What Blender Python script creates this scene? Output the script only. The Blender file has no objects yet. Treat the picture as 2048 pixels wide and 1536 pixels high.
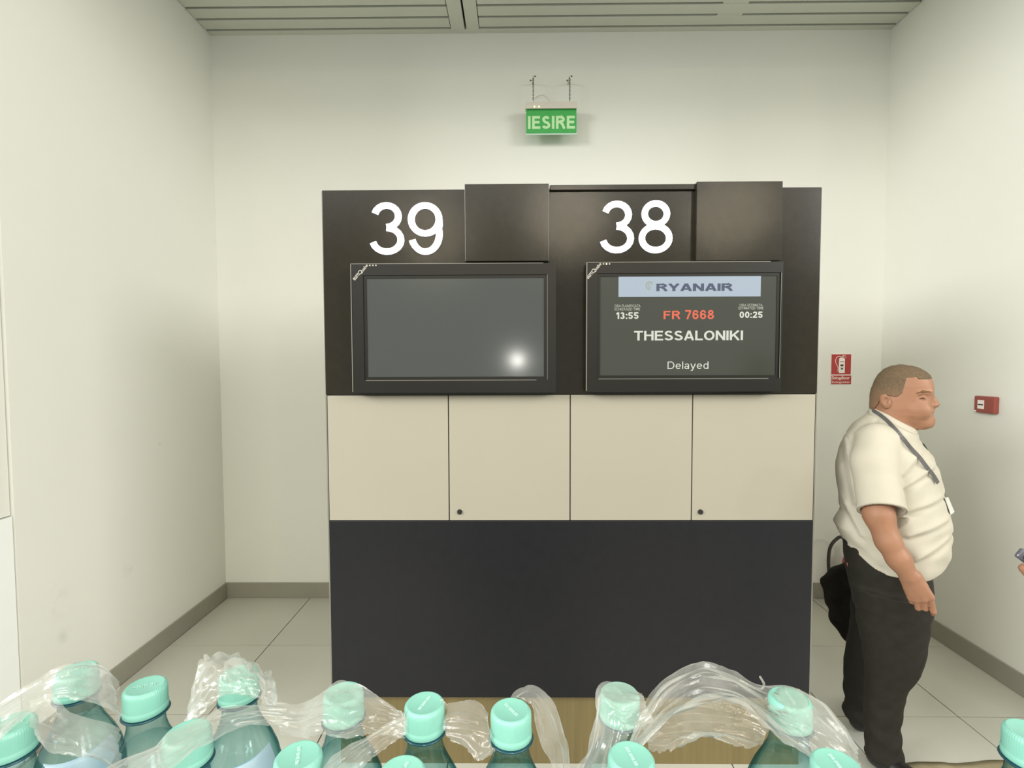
import bpy, bmesh, math, random
import numpy as np
from mathutils import Vector, Matrix, noise as mnoise
random.seed(7); np.random.seed(7)
SC = bpy.context.scene
COL = SC.collection
PI = math.pi

# ------------------------------------------------------------------ camera
FPX, YAW, PITCH, ROLL, H = 1011.2, 0.0090, 0.0441, -0.0033, 1.70
_cy, _sy, _cp, _sp = math.cos(YAW), math.sin(YAW), math.cos(PITCH), math.sin(PITCH)
_r = Vector((_cy, _sy, 0)); _f = Vector((-_sy, _cy, 0))
FWD = _f*_cp + Vector((0, 0, -_sp)); _u = _f*_sp + Vector((0, 0, _cp))
RGT = _r*math.cos(ROLL) + _u*math.sin(ROLL); UPV = -_r*math.sin(ROLL) + _u*math.cos(ROLL)
CAMP = Vector((0, 0, H))
cam = bpy.data.cameras.new('camera'); co = bpy.data.objects.new('camera', cam); COL.objects.link(co)
cam.sensor_width = 36; cam.lens = FPX/2048*36; cam.clip_start = 0.02; cam.clip_end = 100
co.matrix_world = Matrix(((RGT.x, UPV.x, -FWD.x, 0), (RGT.y, UPV.y, -FWD.y, 0), (RGT.z, UPV.z, -FWD.z, H), (0, 0, 0, 1)))
SC.camera = co

def ray(px, py):
    return FWD + RGT*((px-1024)/FPX) + UPV*((768-py)/FPX)
def U(px, py, Y=None, Z=None, X=None):
    d = ray(px, py)
    k = Y/d.y if Y is not None else ((Z-H)/d.z if Z is not None else X/d.x)
    return CAMP + d*k

# ------------------------------------------------------------------ light, exposure
W = bpy.data.worlds.new('world'); SC.world = W; W.use_nodes = True
W.node_tree.nodes['Background'].inputs[0].default_value = (0.97, 1.0, 0.97, 1)
W.node_tree.nodes['Background'].inputs[1].default_value = 0.84
def area(name, loc, target, sx, sy, power, color, shape='RECTANGLE'):
    l = bpy.data.lights.new(name, 'AREA'); l.shape = shape; l.size = sx
    if shape == 'RECTANGLE': l.size_y = sy
    l.energy = power; l.color = color
    o = bpy.data.objects.new(name, l); COL.objects.link(o); o.location = loc
    o.rotation_euler = (Vector(target)-Vector(loc)).to_track_quat('-Z', 'Y').to_euler()
    return o
area('unseen_hall_light', (-1.0, -8.5, 6.8), (0.0, 3.5, 1.2), 13.0, 2.6, 300, (1.0, 1.0, 0.96))
area('unseen_hall_light', (-8.0, -3.6, 5.2), (2.5, 2.6, 1.0), 5.5, 3.0, 1120, (1.0, 1.0, 0.98))  # added left-hand light, no known window, to brighten the right wall
area('unseen_hall_light', (8.0, -3.8, 5.2), (-2.1, 2.6, 1.0), 5.5, 3.0, 780, (1.0, 0.99, 0.96))  # fill light added on the right to lift the left wall, not a known window
for lx, ly, lw in ((-2.6, -1.6, 20), (0.1, -2.2, 20), (2.4, -1.6, 20), (1.0, -6.1, 170), (4.2, -6.1, 170), (-1.9, -7.5, 170)):
    area('hall_ceiling_lamp', (lx, ly, 4.6), (lx, ly, 0), 0.32, 0.32, lw, (1.0, 0.86, 0.62), 'DISK')
fl = bpy.data.lights.new('phone_flash', 'POINT'); fl.energy = 4.2; fl.shadow_soft_size = 0.006; fl.color = (1, 0.97, 0.9)
fo = bpy.data.objects.new('phone_flash', fl); COL.objects.link(fo); fo.location = (0.006, -0.012, H+0.012)
vs = SC.view_settings
vs.view_transform = 'Standard'; vs.look = 'None'; vs.gamma = 1; vs.exposure = -0.16; vs.use_curve_mapping = False
SC.cycles.use_denoising = True
SC.cycles.transparent_max_bounces = 24
SC.cycles.sample_clamp_indirect = 6

# ------------------------------------------------------------------ materials
def lin(c):
    return tuple(((v/255)/12.92 if v/255 <= .04045 else ((v/255+.055)/1.055)**2.4) for v in c)
MATS = {}
def mat(name, rgb, rough=0.5, spec=0.5, metal=0.0, var=0.04, scale=8.0, bump=0.0, bscale=60.0, emit=None, estr=0.0, coat=0.0, trans=0.0, ior=None, sub=0.0, stretch=None):
    """procedural principled material: base colour with a little noise variation and fine relief"""
    if name in MATS: return MATS[name]
    m = bpy.data.materials.new(name); m.use_nodes = True
    nt = m.node_tree; b = nt.nodes['Principled BSDF']; L = nt.links.new
    c = lin(rgb)
    tc = nt.nodes.new('ShaderNodeTexCoord'); no = nt.nodes.new('ShaderNodeTexNoise'); no.inputs['Scale'].default_value = scale; no.inputs['Detail'].default_value = 4
    if stretch:
        mp = nt.nodes.new('ShaderNodeMapping'); mp.inputs['Scale'].default_value = stretch
        L(tc.outputs['Object'], mp.inputs[0]); L(mp.outputs[0], no.inputs[0])
    else: L(tc.outputs['Object'], no.inputs[0])
    rp = nt.nodes.new('ShaderNodeValToRGB')
    rp.color_ramp.elements[0].position = .3; rp.color_ramp.elements[1].position = .7
    rp.color_ramp.elements[0].color = tuple(max(0, v*(1-var)) for v in c)+(1,)
    rp.color_ramp.elements[1].color = tuple(min(1, v*(1+var)) for v in c)+(1,)
    L(no.outputs['Fac'], rp.inputs[0]); L(rp.outputs[0], b.inputs['Base Color'])
    b.inputs['Roughness'].default_value = rough; b.inputs['Specular IOR Level'].default_value = spec; b.inputs['Metallic'].default_value = metal
    if coat: b.inputs['Coat Weight'].default_value = coat
    if trans: b.inputs['Transmission Weight'].default_value = trans
    if ior: b.inputs['IOR'].default_value = ior
    if sub:
        b.inputs['Subsurface Weight'].default_value = sub; b.inputs['Subsurface Radius'].default_value = (.01, .004, .002)
    if emit:
        b.inputs['Emission Color'].default_value = lin(emit)+(1,); b.inputs['Emission Strength'].default_value = estr
    if bump:
        n2 = nt.nodes.new('ShaderNodeTexNoise'); n2.inputs['Scale'].default_value = bscale; n2.inputs['Detail'].default_value = 5; L(tc.outputs['Object'], n2.inputs[0])
        bp = nt.nodes.new('ShaderNodeBump'); bp.inputs['Strength'].default_value = bump; bp.inputs['Distance'].default_value = .01
        L(n2.outputs['Fac'], bp.inputs['Height']); L(bp.outputs[0], b.inputs['Normal'])
    MATS[name] = m
    return m

M_WALL = mat('wall_paint', (229, 229, 220), .75, .25, var=.012, scale=1.2, bump=.03, bscale=90)
def wall_left_mat():
    """the left wall carries a few grey scuffs with shapes of their own"""
    m = mat('wall_paint_scuffed', (229, 229, 220), .75, .25, var=.012, scale=1.2)
    nt = m.node_tree; L = nt.links.new; b = nt.nodes['Principled BSDF']
    base = [n for n in nt.nodes if n.type == 'VALTORGB'][0]
    g = nt.nodes.new('ShaderNodeNewGeometry'); no = nt.nodes.new('ShaderNodeTexNoise'); no.inputs['Scale'].default_value = 14; no.inputs['Detail'].default_value = 6
    L(g.outputs['Position'], no.inputs[0])
    prev = base.outputs[0]
    for (px, py, rad, amt) in ((120, 1205, .10, .30), (128, 1268, .05, .45), (255, 1140, .05, .25), (320, 888, .018, .6), (330, 1190, .05, .15)):
        p = U(px, py, X=-2.107)
        d = nt.nodes.new('ShaderNodeVectorMath'); d.operation = 'DISTANCE'; d.inputs[1].default_value = p; L(g.outputs['Position'], d.inputs[0])
        mr = nt.nodes.new('ShaderNodeMapRange'); mr.inputs[1].default_value = 0; mr.inputs[2].default_value = rad; mr.inputs[3].default_value = 1; mr.inputs[4].default_value = 0; L(d.outputs['Value'], mr.inputs[0])
        mr2 = nt.nodes.new('ShaderNodeMapRange'); mr2.inputs[1].default_value = .45; mr2.inputs[2].default_value = .75; mr2.inputs[3].default_value = 0; mr2.inputs[4].default_value = amt; L(no.outputs['Fac'], mr2.inputs[0])
        mu = nt.nodes.new('ShaderNodeMath'); mu.operation = 'MULTIPLY'; L(mr.outputs[0], mu.inputs[0]); L(mr2.outputs[0], mu.inputs[1])
        mx = nt.nodes.new('ShaderNodeMix'); mx.data_type = 'RGBA'; L(mu.outputs[0], mx.inputs['Factor']); L(prev, mx.inputs[6]); mx.inputs[7].default_value = (.25, .25, .24, 1)
        prev = mx.outputs[2]
    L(prev, b.inputs['Base Color'])
    return m
M_WALLL = wall_left_mat()
M_TILE = mat('porcelain_tile', (196, 196, 184), .30, .5, var=.02, scale=2.5)
M_GROUT = mat('dark_grout', (66, 64, 56), .9, .2)
M_BASE = mat('baseboard_grey', (150, 148, 134), .45, .4, var=.03)
M_PLANK = mat('ceiling_metal', (206, 209, 196), .5, .5, var=.015, scale=3)
M_VOID = mat('ceiling_void', (112, 112, 100), .9, .1)
M_BLACK = mat('black_laminate', (35, 31, 20), .17, .32, var=.10, scale=30, bump=.04, bscale=300)
M_BLACKLOW = mat('black_laminate_low', (26, 26, 29), .40, .35, var=.08, scale=30, bump=.03, bscale=300)
M_CREAM = mat('cream_laminate', (158, 153, 137), .45, .4, var=.012, scale=3)
M_EDGE = mat('edge_strip', (120, 118, 108), .5, .4)
M_TAN = mat('tan_plinth_wood', (116, 103, 68), .55, .35, var=.10, scale=3, stretch=(14, 14, .6))
M_STEEL = mat('steel', (150, 148, 140), .35, .5, metal=.9)
M_DARKSTEEL = mat('dark_steel', (70, 70, 64), .4, .5, metal=.8)
M_BEZEL = mat('monitor_bezel', (27, 25, 19), .36, .3, var=.05)
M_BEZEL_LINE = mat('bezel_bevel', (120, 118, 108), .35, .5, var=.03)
M_SCREEN_OFF = mat('screen_matte', (52, 56, 51), .15, 1.0, var=.01)
M_SCREEN_ON = mat('screen_lit', (54, 56, 49), .18, .5, var=.01, emit=(60, 62, 54), estr=.1)
M_DIGIT = mat('digit_glow', (255, 255, 255), .4, .3, emit=(250, 244, 255), estr=2.2)
def glow(name, rgb, s): return mat(name, tuple(v*.5 for v in rgb), .4, .3, var=.0, emit=rgb, estr=s)
M_BANNER = glow('banner_glow', (182, 197, 212), .62)
M_NAVY = mat('banner_letters', (50, 56, 70), .5, .2, emit=(80, 88, 106), estr=.6)
M_GOLD = glow('banner_emblem', (176, 188, 178), .5)
M_TXTW = glow('screen_text_white', (215, 218, 205), .75)
M_TXTG = glow('screen_text_grey', (170, 174, 158), .9)
M_TXTO = glow('screen_text_orange', (226, 104, 76), .8)
M_LED = glow('led_glow', (255, 250, 190), 2.0)
M_LOGO = mat('logo_print', (176, 172, 160), .5, .3)

# ------------------------------------------------------------------ mesh helpers
def link(o, parent=None):
    COL.objects.link(o)
    if parent is not None: o.parent = parent
    return o
def tag(o, label=None, cat=None, group=None, kind=None):
    if label: o['label'] = label
    if cat: o['category'] = cat
    if group: o['group'] = group
    if kind: o['kind'] = kind
    return o
def empty(name, loc=(0, 0, 0), rz=0):
    o = bpy.data.objects.new(name, None); COL.objects.link(o); o.location = loc; o.rotation_euler = (0, 0, rz); o.empty_display_size = .05
    return o
def mesh_obj(name, verts, faces, m, parent=None, smooth=False, origin=None):
    me = bpy.data.meshes.new(name)
    if origin is not None: verts = [Vector(v)-Vector(origin) for v in verts]
    me.from_pydata([tuple(v) for v in verts], [], faces); me.update()
    if smooth: me.polygons.foreach_set('use_smooth', [True]*len(me.polygons))
    if m: me.materials.append(m)
    o = bpy.data.objects.new(name, me); link(o, parent)
    if origin is not None: o.location = origin
    return o
def bm_obj(name, bm, m, parent=None, smooth=False):
    bmesh.ops.recalc_face_normals(bm, faces=bm.faces)
    me = bpy.data.meshes.new(name); bm.to_mesh(me); bm.free()
    if smooth: me.polygons.foreach_set('use_smooth', [True]*len(me.polygons))
    if m: me.materials.append(m)
    o = bpy.data.objects.new(name, me); link(o, parent)
    return o
def box_bm(bm, x0, x1, y0, y1, z0, z1, bev=0.0):
    r = bmesh.ops.create_cube(bm, size=1)
    vs_ = r['verts']
    for v in vs_:
        v.co = Vector(((x0+x1)/2+v.co.x*(x1-x0), (y0+y1)/2+v.co.y*(y1-y0), (z0+z1)/2+v.co.z*(z1-z0)))
    if bev:
        es = list({e for v in vs_ for e in v.link_edges})
        bmesh.ops.bevel(bm, geom=es, offset=bev, segments=2, affect='EDGES', profile=.5)
def box(name, x0, x1, y0, y1, z0, z1, m, parent=None, bev=0.0):
    bm = bmesh.new(); box_bm(bm, x0, x1, y0, y1, z0, z1, bev)
    return bm_obj(name, bm, m, parent)
def tube_data(pts, rad, n=10, closed=False, caps=True):
    """pts list of Vector, rad scalar or list"""
    pts = [Vector(p) for p in pts]; N = len(pts)
    rads = rad if isinstance(rad, (list, tuple)) else [rad]*N
    vs_, fs = [], []
    prev = None
    for i, p in enumerate(pts):
        a = pts[(i-1) % N] if (closed or i > 0) else p; b = pts[(i+1) % N] if (closed or i < N-1) else p
        t = (b-a).normalized()
        if prev is None:
            ref = Vector((0, 0, 1)) if abs(t.z) < .9 else Vector((1, 0, 0)); nrm = (ref - t*ref.dot(t)).normalized()
        else:
            nrm = (prev - t*prev.dot(t)).normalized()
        prev = nrm; bi = t.cross(nrm)
        for k in range(n):
            an = 2*PI*k/n; vs_.append(p + (nrm*math.cos(an)+bi*math.sin(an))*rads[i])
    for i in range(N if closed else N-1):
        for k in range(n):
            a = i*n+k; b = i*n+(k+1) % n; j = (i+1) % N
            fs.append((a, b, j*n+(k+1) % n, j*n+k))
    if caps and not closed:
        fs.append(tuple(reversed(range(n)))); fs.append(tuple(range((N-1)*n, N*n)))
    return vs_, fs
def tube(name, pts, rad, m, parent=None, n=10, closed=False):
    v, f = tube_data(pts, rad, n, closed); return mesh_obj(name, v, f, m, parent, True)
def cat_rom(P, n):
    """smooth curve through points"""
    P = [Vector(p) for p in P]; out = []
    Q = [P[0]*2-P[1]]+P+[P[-1]*2-P[-2]]
    tot = len(P)-1
    for i in range(n):
        s = i/(n-1)*tot; k = min(int(s), tot-1); t = s-k
        a, b, c, d = Q[k], Q[k+1], Q[k+2], Q[k+3]
        out.append(.5*((2*b)+(c-a)*t+(2*a-5*b+4*c-d)*t*t+(3*b-a-3*c+d)*t**3))
    return out
def lathe_data(prof, n=32, capb=True, capt=True):
    vs_, fs = [], []
    for (r, z) in prof:
        for k in range(n):
            a = 2*PI*k/n; vs_.append((r*math.cos(a), r*math.sin(a), z))
    for i in range(len(prof)-1):
        for k in range(n):
            fs.append((i*n+k, i*n+(k+1) % n, (i+1)*n+(k+1) % n, (i+1)*n+k))
    if capb: fs.append(tuple(reversed(range(n))))
    if capt: fs.append(tuple(range((len(prof)-1)*n, len(prof)*n)))
    return vs_, fs
def lathe(name, prof, m, parent=None, n=32, smooth=True):
    v, f = lathe_data(prof, n); return mesh_obj(name, v, f, m, parent, smooth)
def text_mesh(body, bold=0.0, extrude=0.0, spacing=1.0):
    cu = bpy.data.curves.new('t', 'FONT'); cu.body = body; cu.offset = bold; cu.extrude = extrude; cu.resolution_u = 4; cu.space_character = spacing
    o = bpy.data.objects.new('t', cu); COL.objects.link(o)
    dg = bpy.context.evaluated_depsgraph_get(); dg.update()
    me = bpy.data.meshes.new_from_object(o.evaluated_get(dg), depsgraph=dg)
    bpy.data.objects.remove(o); bpy.data.curves.remove(cu)
    return me
def text_rect(name, body, rect, Y, m, parent, bold=0.0, depth=.001, spacing=1.0, rot=0.0, flat=False):
    """lettering filling the photo rectangle (px) on a wall plane at depth Y, facing the room"""
    x0, y0, x1, y1 = rect
    a = U(x0, y1, Y=Y); b = U(x1, y0, Y=Y)
    me = text_mesh(body, bold, .02, spacing)
    cs = np.array([v.co[:] for v in me.vertices]); mn = cs.min(0); mx = cs.max(0)
    w, h = b.x-a.x, b.z-a.z
    cx, cz = (a.x+b.x)/2, (a.z+b.z)/2
    for v, c in zip(me.vertices, cs):
        u = ((c[0]-mn[0])/(mx[0]-mn[0])-.5)*w; q = ((c[1]-mn[1])/(mx[1]-mn[1])-.5)*h
        d = (c[2]-mn[2])/max(1e-6, mx[2]-mn[2])*depth
        ur = u*math.cos(rot)-q*math.sin(rot); qr = u*math.sin(rot)+q*math.cos(rot)
        v.co = (cx+ur, Y-d, cz+qr)
    me.update(); me.materials.clear(); me.materials.append(m)
    bm = bmesh.new(); bm.from_mesh(me); bmesh.ops.recalc_face_normals(bm, faces=bm.faces); bm.to_mesh(me); bm.free()
    o = bpy.data.objects.new(name, me); link(o, parent)
    return o

# ------------------------------------------------------------------ plain grotesque lettering drawn as strokes
def _arc(cx, cy, rx, ry, a0, a1, n=14):
    return [(cx+rx*math.cos(math.radians(a0+(a1-a0)*i/n)), cy+ry*math.sin(math.radians(a0+(a1-a0)*i/n))) for i in range(n+1)]
def glyph(ch, T):
    """strokes (centre lines) and advance width; cap height 1, stroke width T"""
    h = T/2; L, R, B, C = h, .66-h, h, 1-h
    if ch == '3': return [_arc(.31, .735, .25-h+.02, .265-h, 165, -90), _arc(.31, .285, .31-h, .285-h, 90, -168)], .64
    if ch == '8': return [_arc(.32, .745, .27-h, .255-h, 0, 360, 28), _arc(.32, .285, .32-h, .285-h, 0, 360, 28)], .64
    if ch == '9': return [_arc(.31, .675, .30-h, .325-h, 0, 360, 28), [(.61-h, .675), (.612-h, .55)]+_arc(.31, .40, .302-h, .40-h, 20, -160, 16)], .62
    if ch == '6': return [[(1.24/2-x, 1-y) for x, y in p] for p in glyph('9', T)[0]], .62
    if ch == '7': return [[(0, C), (.60, C)], [(.60-h*.6, 1-h), (.36, .45), (.22, 0)]], .60
    if ch == '1': return [[(.30, 0), (.30, 1)], [(.02, .74), (.16, .80), (.30-h, .96)]], .38
    if ch == '5': return [[(.58, C), (.14, C), (.08, .50)], _arc(.30, .325, .31-h, .325-h, 140, -165)], .62
    if ch == '0': return [_arc(.31, .5, .31-h, .5-h, 0, 360, 28)], .62
    if ch == '2': return [_arc(.31, .70, .30-h, .30-h, 170, -25)+[(.40, .42), (.18, .22), (h, B)], [(0, B), (.62, B)]], .62
    if ch == ':': return [[(h, 0), (h, T)], [(h, .55), (h, .55+T)]], T
    if ch == 'I': return [[(h, 0), (h, 1)]], T
    if ch == 'E': return [[(L, 0), (L, 1)], [(0, C), (.62, C)], [(0, .52), (.58, .52)], [(0, B), (.64, B)]], .64
    if ch == 'F': return [[(L, 0), (L, 1)], [(0, C), (.60, C)], [(0, .52), (.54, .52)]], .60
    if ch == 'T': return [[(.34, 0), (.34, 1)], [(0, C), (.68, C)]], .68
    if ch == 'H': return [[(L, 0), (L, 1)], [(.72-h, 0), (.72-h, 1)], [(0, .53), (.72, .53)]], .72
    if ch == 'L': return [[(L, 0), (L, 1)], [(0, B), (.58, B)]], .58
    if ch == 'N': return [[(L, 0), (L, 1)], [(.72-h, 0), (.72-h, 1)], [(L, .98), (.72-h, .02)]], .72
    if ch == 'K': return [[(L, 0), (L, 1)], [(.70-h*.4, 1), (.70/2-.10, .52), (L, .36)], [(.28, .60), (.74-h*.6, 0)]], .74
    if ch == 'A': return [[(h*.9, 0), (.38-h*.15, 1)], [(.76-h*.9, 0), (.38+h*.15, 1)], [(.16, .28), (.60, .28)]], .76
    if ch == 'Y': return [[(h*.8, 1), (.36, .42)], [(.72-h*.8, 1), (.36, .42)], [(.36, 0), (.36, .48)]], .72
    if ch == 'O': return [_arc(.40, .5, .40-h, .5-h, 0, 360, 30)], .80
    if ch == 'R': return [[(L, 0), (L, 1)], [(0, C), (.40, C)]+_arc(.40, .735, .28-h, .265-h, 90, -90, 12)+[(0, .47+h*.0)], [(.34, .48), (.50, .36), (.70-h*.5, 0)]], .72
    if ch == 'S': return [_arc(.33, .735, .30-h, .265-h, 20, 210, 14)+[(.24, .545), (.44, .47)]+_arc(.33, .275, .33-h, .275-h, 40, -165, 14)], .66
    if ch == 'D': return [[(L, 0), (L, 1)], [(0, C), (.34, C)]+_arc(.34, .5, .38-h, .5-h, 90, -90, 16)+[(0, B)]], .72
    if ch == 'd': return [[(.54-h, 0), (.54-h, 1)], _arc(.27, .36, .27-h, .37-h, 0, 360, 24)], .54
    if ch == 'l': return [[(h, 0), (h, 1)]], T
    if ch == 'e': return [[(h, .37), (.56-h, .37)], _arc(.28, .36, .28-h, .37-h, 0, 320, 22)], .56
    if ch == 'a': return [[(.50-h, 0), (.50-h, .50)], _arc(.26, .50, .24-h, .235-h, 0, 165, 12), _arc(.23, .21, .23-h, .215-h, 0, 360, 20)], .52
    if ch == 'y': return [[(h*.5, .72), (.27, .04)], [(.54-h*.5, .72), (.26, -.02), (.18, -.20), (.04, -.22)]], .54
    return [], .34
def stroke_text(name, body, rect, Y, m, parent, T=.16, depth=.001, gap=.13):
    polys, x = [], 0.0
    for ch in body:
        st, w = glyph(ch, T)
        for p in st: polys.append([(a+x, b) for a, b in p])
        x += w+gap
    vs2, fs, lay = [], [], []; h = T/2
    for pi, p in enumerate(polys):
        closed = len(p) > 4 and (abs(p[0][0]-p[-1][0])+abs(p[0][1]-p[-1][1])) < 1e-6
        q = p[:-1] if closed else p; n = len(q); base = len(vs2)
        for i in range(n):
            a = q[(i-1) % n] if (closed or i) else None; b = q[i]; c = q[(i+1) % n] if (closed or i < n-1) else None
            d1 = Vector((b[0]-a[0], b[1]-a[1])).normalized() if a else None; d2 = Vector((c[0]-b[0], c[1]-b[1])).normalized() if c else None
            d1 = d1 or d2; d2 = d2 or d1
            t = (d1+d2).normalized() if (d1+d2).length > 1e-4 else d1
            nr = Vector((-t.y, t.x)); k = h/max(.45, nr.dot(Vector((-d1.y, d1.x))))
            vs2.append((b[0]+nr.x*k, b[1]+nr.y*k)); vs2.append((b[0]-nr.x*k, b[1]-nr.y*k)); lay += [pi % 5, pi % 5]
        for i in range(n if closed else n-1):
            j = (i+1) % n; fs.append((base+2*i, base+2*i+1, base+2*j+1, base+2*j))
    A = np.array(vs2); mn, mx = A.min(0), A.max(0)
    x0, y0, x1, y1 = rect; a = U(x0, y1, Y=Y); b = U(x1, y0, Y=Y)
    front = [(a.x+(u-mn[0])/(mx[0]-mn[0])*(b.x-a.x), Y-depth-lay[i_]*.00012, a.z+(v-mn[1])/(mx[1]-mn[1])*(b.z-a.z)) for i_, (u, v) in enumerate(vs2)]
    N = len(front); back = [(p[0], Y, p[2]) for p in front]
    ff = list(fs)
    for q in fs:
        for i in range(4): ff.append((q[i], q[(i+1) % 4], q[(i+1) % 4]+N, q[i]+N))
    return mesh_obj(name, front+back, ff, m, parent)
def rect_box(name, rect, Y0, Y1, m, parent, bev=0.0):
    x0, y0, x1, y1 = rect
    a = U(x0, y1, Y=Y0); b = U(x1, y0, Y=Y0)
    return box(name, a.x, b.x, Y0, Y1, a.z, b.z, m, parent, bev)

# ------------------------------------------------------------------ room shell
XL, XR, DB, ZC = -2.107, 2.56, 3.5755, 3.956
XG, YG = -1.4954, 2.9598
tag(box('wall_back', XL-.2, XR+.2, DB, DB+.15, -.02, ZC+.5, M_WALL), 'white painted wall behind the gate unit', kind='structure')
tag(box('wall_left', XL-.15, XL, 2.075, DB, -.02, ZC+.5, M_WALLL), 'white painted side wall with grey scuffs', kind='structure')
tag(box('wall_right', XR, XR+.15, 1.5, DB, -.02, ZC+.5, M_WALL), 'white painted wall behind the man', kind='structure')
# continuation of the left wall past the joint, and the low white panel at its foot
tag(box('wall_left_near', XL-.17, XL-.012, 1.5, 2.069, 1.065, ZC+.5, M_WALL), 'next white wall section past the joint', kind='structure')
M_WHITEP = mat('white_gloss_panel', (246, 248, 244), .3, .5, var=.01)
tag(box('trim_1', XL-.17, XL-.004, 1.5, 2.069, -.02, 1.06, M_WHITEP), 'bright white low panel at the wall joint', kind='structure')
floor = tag(box('floor', -4.5, XR, -4.0, DB, -.06, -.004, M_GROUT), 'light grey tiled floor', kind='structure')
xs = [XL, XG-.6] + [XG+.6*k for k in range(0, 7)] + [XR]
ys = [.56-.6+.0, YG-.6*4, YG-.6*3, YG-.6*2, YG-.6, YG, YG+.6, DB]
for i in range(len(xs)-1):
    for j in range(len(ys)-1):
        g = .0025
        box('floor_tile', xs[i]+g, xs[i+1]-g, ys[j]+g, ys[j+1]-g, -.004, .0, M_TILE, floor, .0008)
# baseboards
bh = .112
tag(box('baseboard_back', XL+.012, XR-.012, DB-.012, DB, 0, bh, M_BASE, None, .002), 'grey skirting along the back wall', kind='structure')
tag(box('baseboard_left', XL, XL+.012, 2.09, DB, 0, bh, M_BASE, None, .002), 'grey skirting along the left wall', kind='structure')
tag(box('baseboard_right', XR-.012, XR, 1.5, DB, 0, bh, M_BASE, None, .002), 'grey skirting along the right wall', kind='structure')
# ceiling of metal planks with open joints, up to the edge of the high hall
YE = 1.25
ceil = tag(box('ceiling', XL-.2, XR+.2, YE, DB, ZC+.10, ZC+.16, M_VOID), 'metal plank ceiling with dark open joints', kind='structure')
tag(box('trim_2', XL-.2, XR+.2, YE-.10, YE, ZC-.02, ZC+1.8, M_WALL), 'white fascia above the ceiling edge', kind='structure')

xa, xb_, xc, xd = U(901, 50, Z=ZC).x, U(928, 50, Z=ZC).x, U(932, 50, Z=ZC).x, U(957, 50, Z=ZC).x
pitch = .108; gap = .021
yk = 3.522 - gap/2
box('ceiling_plank', XL, XR, 3.522+gap/2, DB, ZC, ZC+.02, M_PLANK, ceil, .002)
rows = 0
while yk > YE+.02:
    y0 = max(YE, yk-(pitch-gap))
    for (p, q) in ((XL+.003, xa-.004), (xd+.004, XR-.003)):
        box('ceiling_plank', p, q, y0, yk, ZC, ZC+.02, M_PLANK, ceil, .003)
    if rows in (0, 1, 2):
        sx = U(1458 if rows == 0 else 1470, 33 if rows == 0 else 10, Z=ZC).x
        if rows < 2: box('joint_splice', sx-.08, sx+.08, y0-gap, y0, ZC+.004, ZC+.018, M_PLANK, ceil)
    yk -= pitch; rows += 1
for (p, q) in ((xa, xb_), (xc, xd)):
    box('ceiling_channel', p, q, YE, 3.535, ZC-.004, ZC+.03, M_PLANK, ceil, .002)

# ------------------------------------------------------------------ gate unit
CX0, CX1, DC = -.7694, 1.2029, 2.0389
ZT, ZD1, ZD2, ZBP = 2.3844, 1.567, 1.0524, .3074
unit = tag(empty('gate_unit', ((CX0+CX1)/2, DC+.2, 0)), 'tall black gate unit with four cream doors and lit numbers', 'cabinet')
def sub(o, root):
    """keep world placement under a parent that is not at the origin"""
    o.matrix_parent_inverse = Matrix.Translation(-Vector(root.location)) if root.rotation_euler.z == 0 else root.matrix_basis.inverted()
    return o
def P(root): return lambda o: sub(o, root)
pu = P(unit)
pu(box('carcass', CX0+.006, CX1-.006, DC+.02, DC+.42, 0.30, ZT-.004, M_EDGE, unit))
pu(box('upper_panel', CX0-.004, CX1+.004, DC, DC+.02, ZD1+.002, ZT, M_BLACK, unit, .0015))
pu(box('lower_panel', CX0, CX1, DC, DC+.02, ZBP, ZD2-.002, M_BLACKLOW, unit, .0015))
pu(box('plinth', CX0+.02, CX1-.02, DC+.03, DC+.40, 0, .30, M_TAN, unit))
pu(box('side_edge', CX0-.006, CX0-.001, DC+.001, DC+.42, .30, ZT-.003, M_EDGE, unit))
pu(box('side_edge', CX1+.001, CX1+.006, DC+.001, DC+.42, .30, ZT-.003, M_EDGE, unit))
dw = (CX1-CX0)/4
for k in range(4):
    d = pu(box('door', CX0+dw*k+.0022, CX0+dw*(k+1)-.0022, DC-.001, DC+.018, ZD2+.001, ZD1-.002, M_CREAM, unit, .0012))
    if k in (1, 3):
        d['label'] = 'cream door with a round lock'
        c = U(919.5 if k == 1 else 1400.5, 1023.5, Y=DC)
        bm = bmesh.new()
        bmesh.ops.create_cone(bm, cap_ends=True, segments=24, radius1=.0105, radius2=.0095, depth=.006, matrix=Matrix.Translation((c.x, DC-.004, c.z)) @ Matrix.Rotation(PI/2, 4, 'X'))
        bm_obj('lock', bm, M_DARKSTEEL, d, False)
# header boxes, a lip between them, the numbers
def headbox(r, dep, lab):
    o = pu(rect_box('header_box', r, DC-dep, DC+.12, M_BLACK, unit, .002)); o['label'] = lab
headbox((930, 367, 1098, 523), .035, 'dark box cover beside number 39')
headbox((1392, 362, 1566, 522), .030, 'dark box cover beside number 38')
a = U(1099, 384, Y=DC); b = U(1391, 374, Y=DC)
pu(box('top_lip', a.x, b.x, DC-.012, DC+.02, a.z+.002, ZT+.012, M_BLACK, unit, .003))
for body, r in (('3', (741, 405, 808, 510)), ('9', (817, 405, 885, 510)), ('3', (1200, 402, 1268, 507)), ('8', (1277, 401, 1345, 507))):
    o = pu(stroke_text('lit_digit', body, r, DC, M_DIGIT, unit, T=.116, depth=.006)); o['label'] = 'glowing white numeral ' + body

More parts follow.
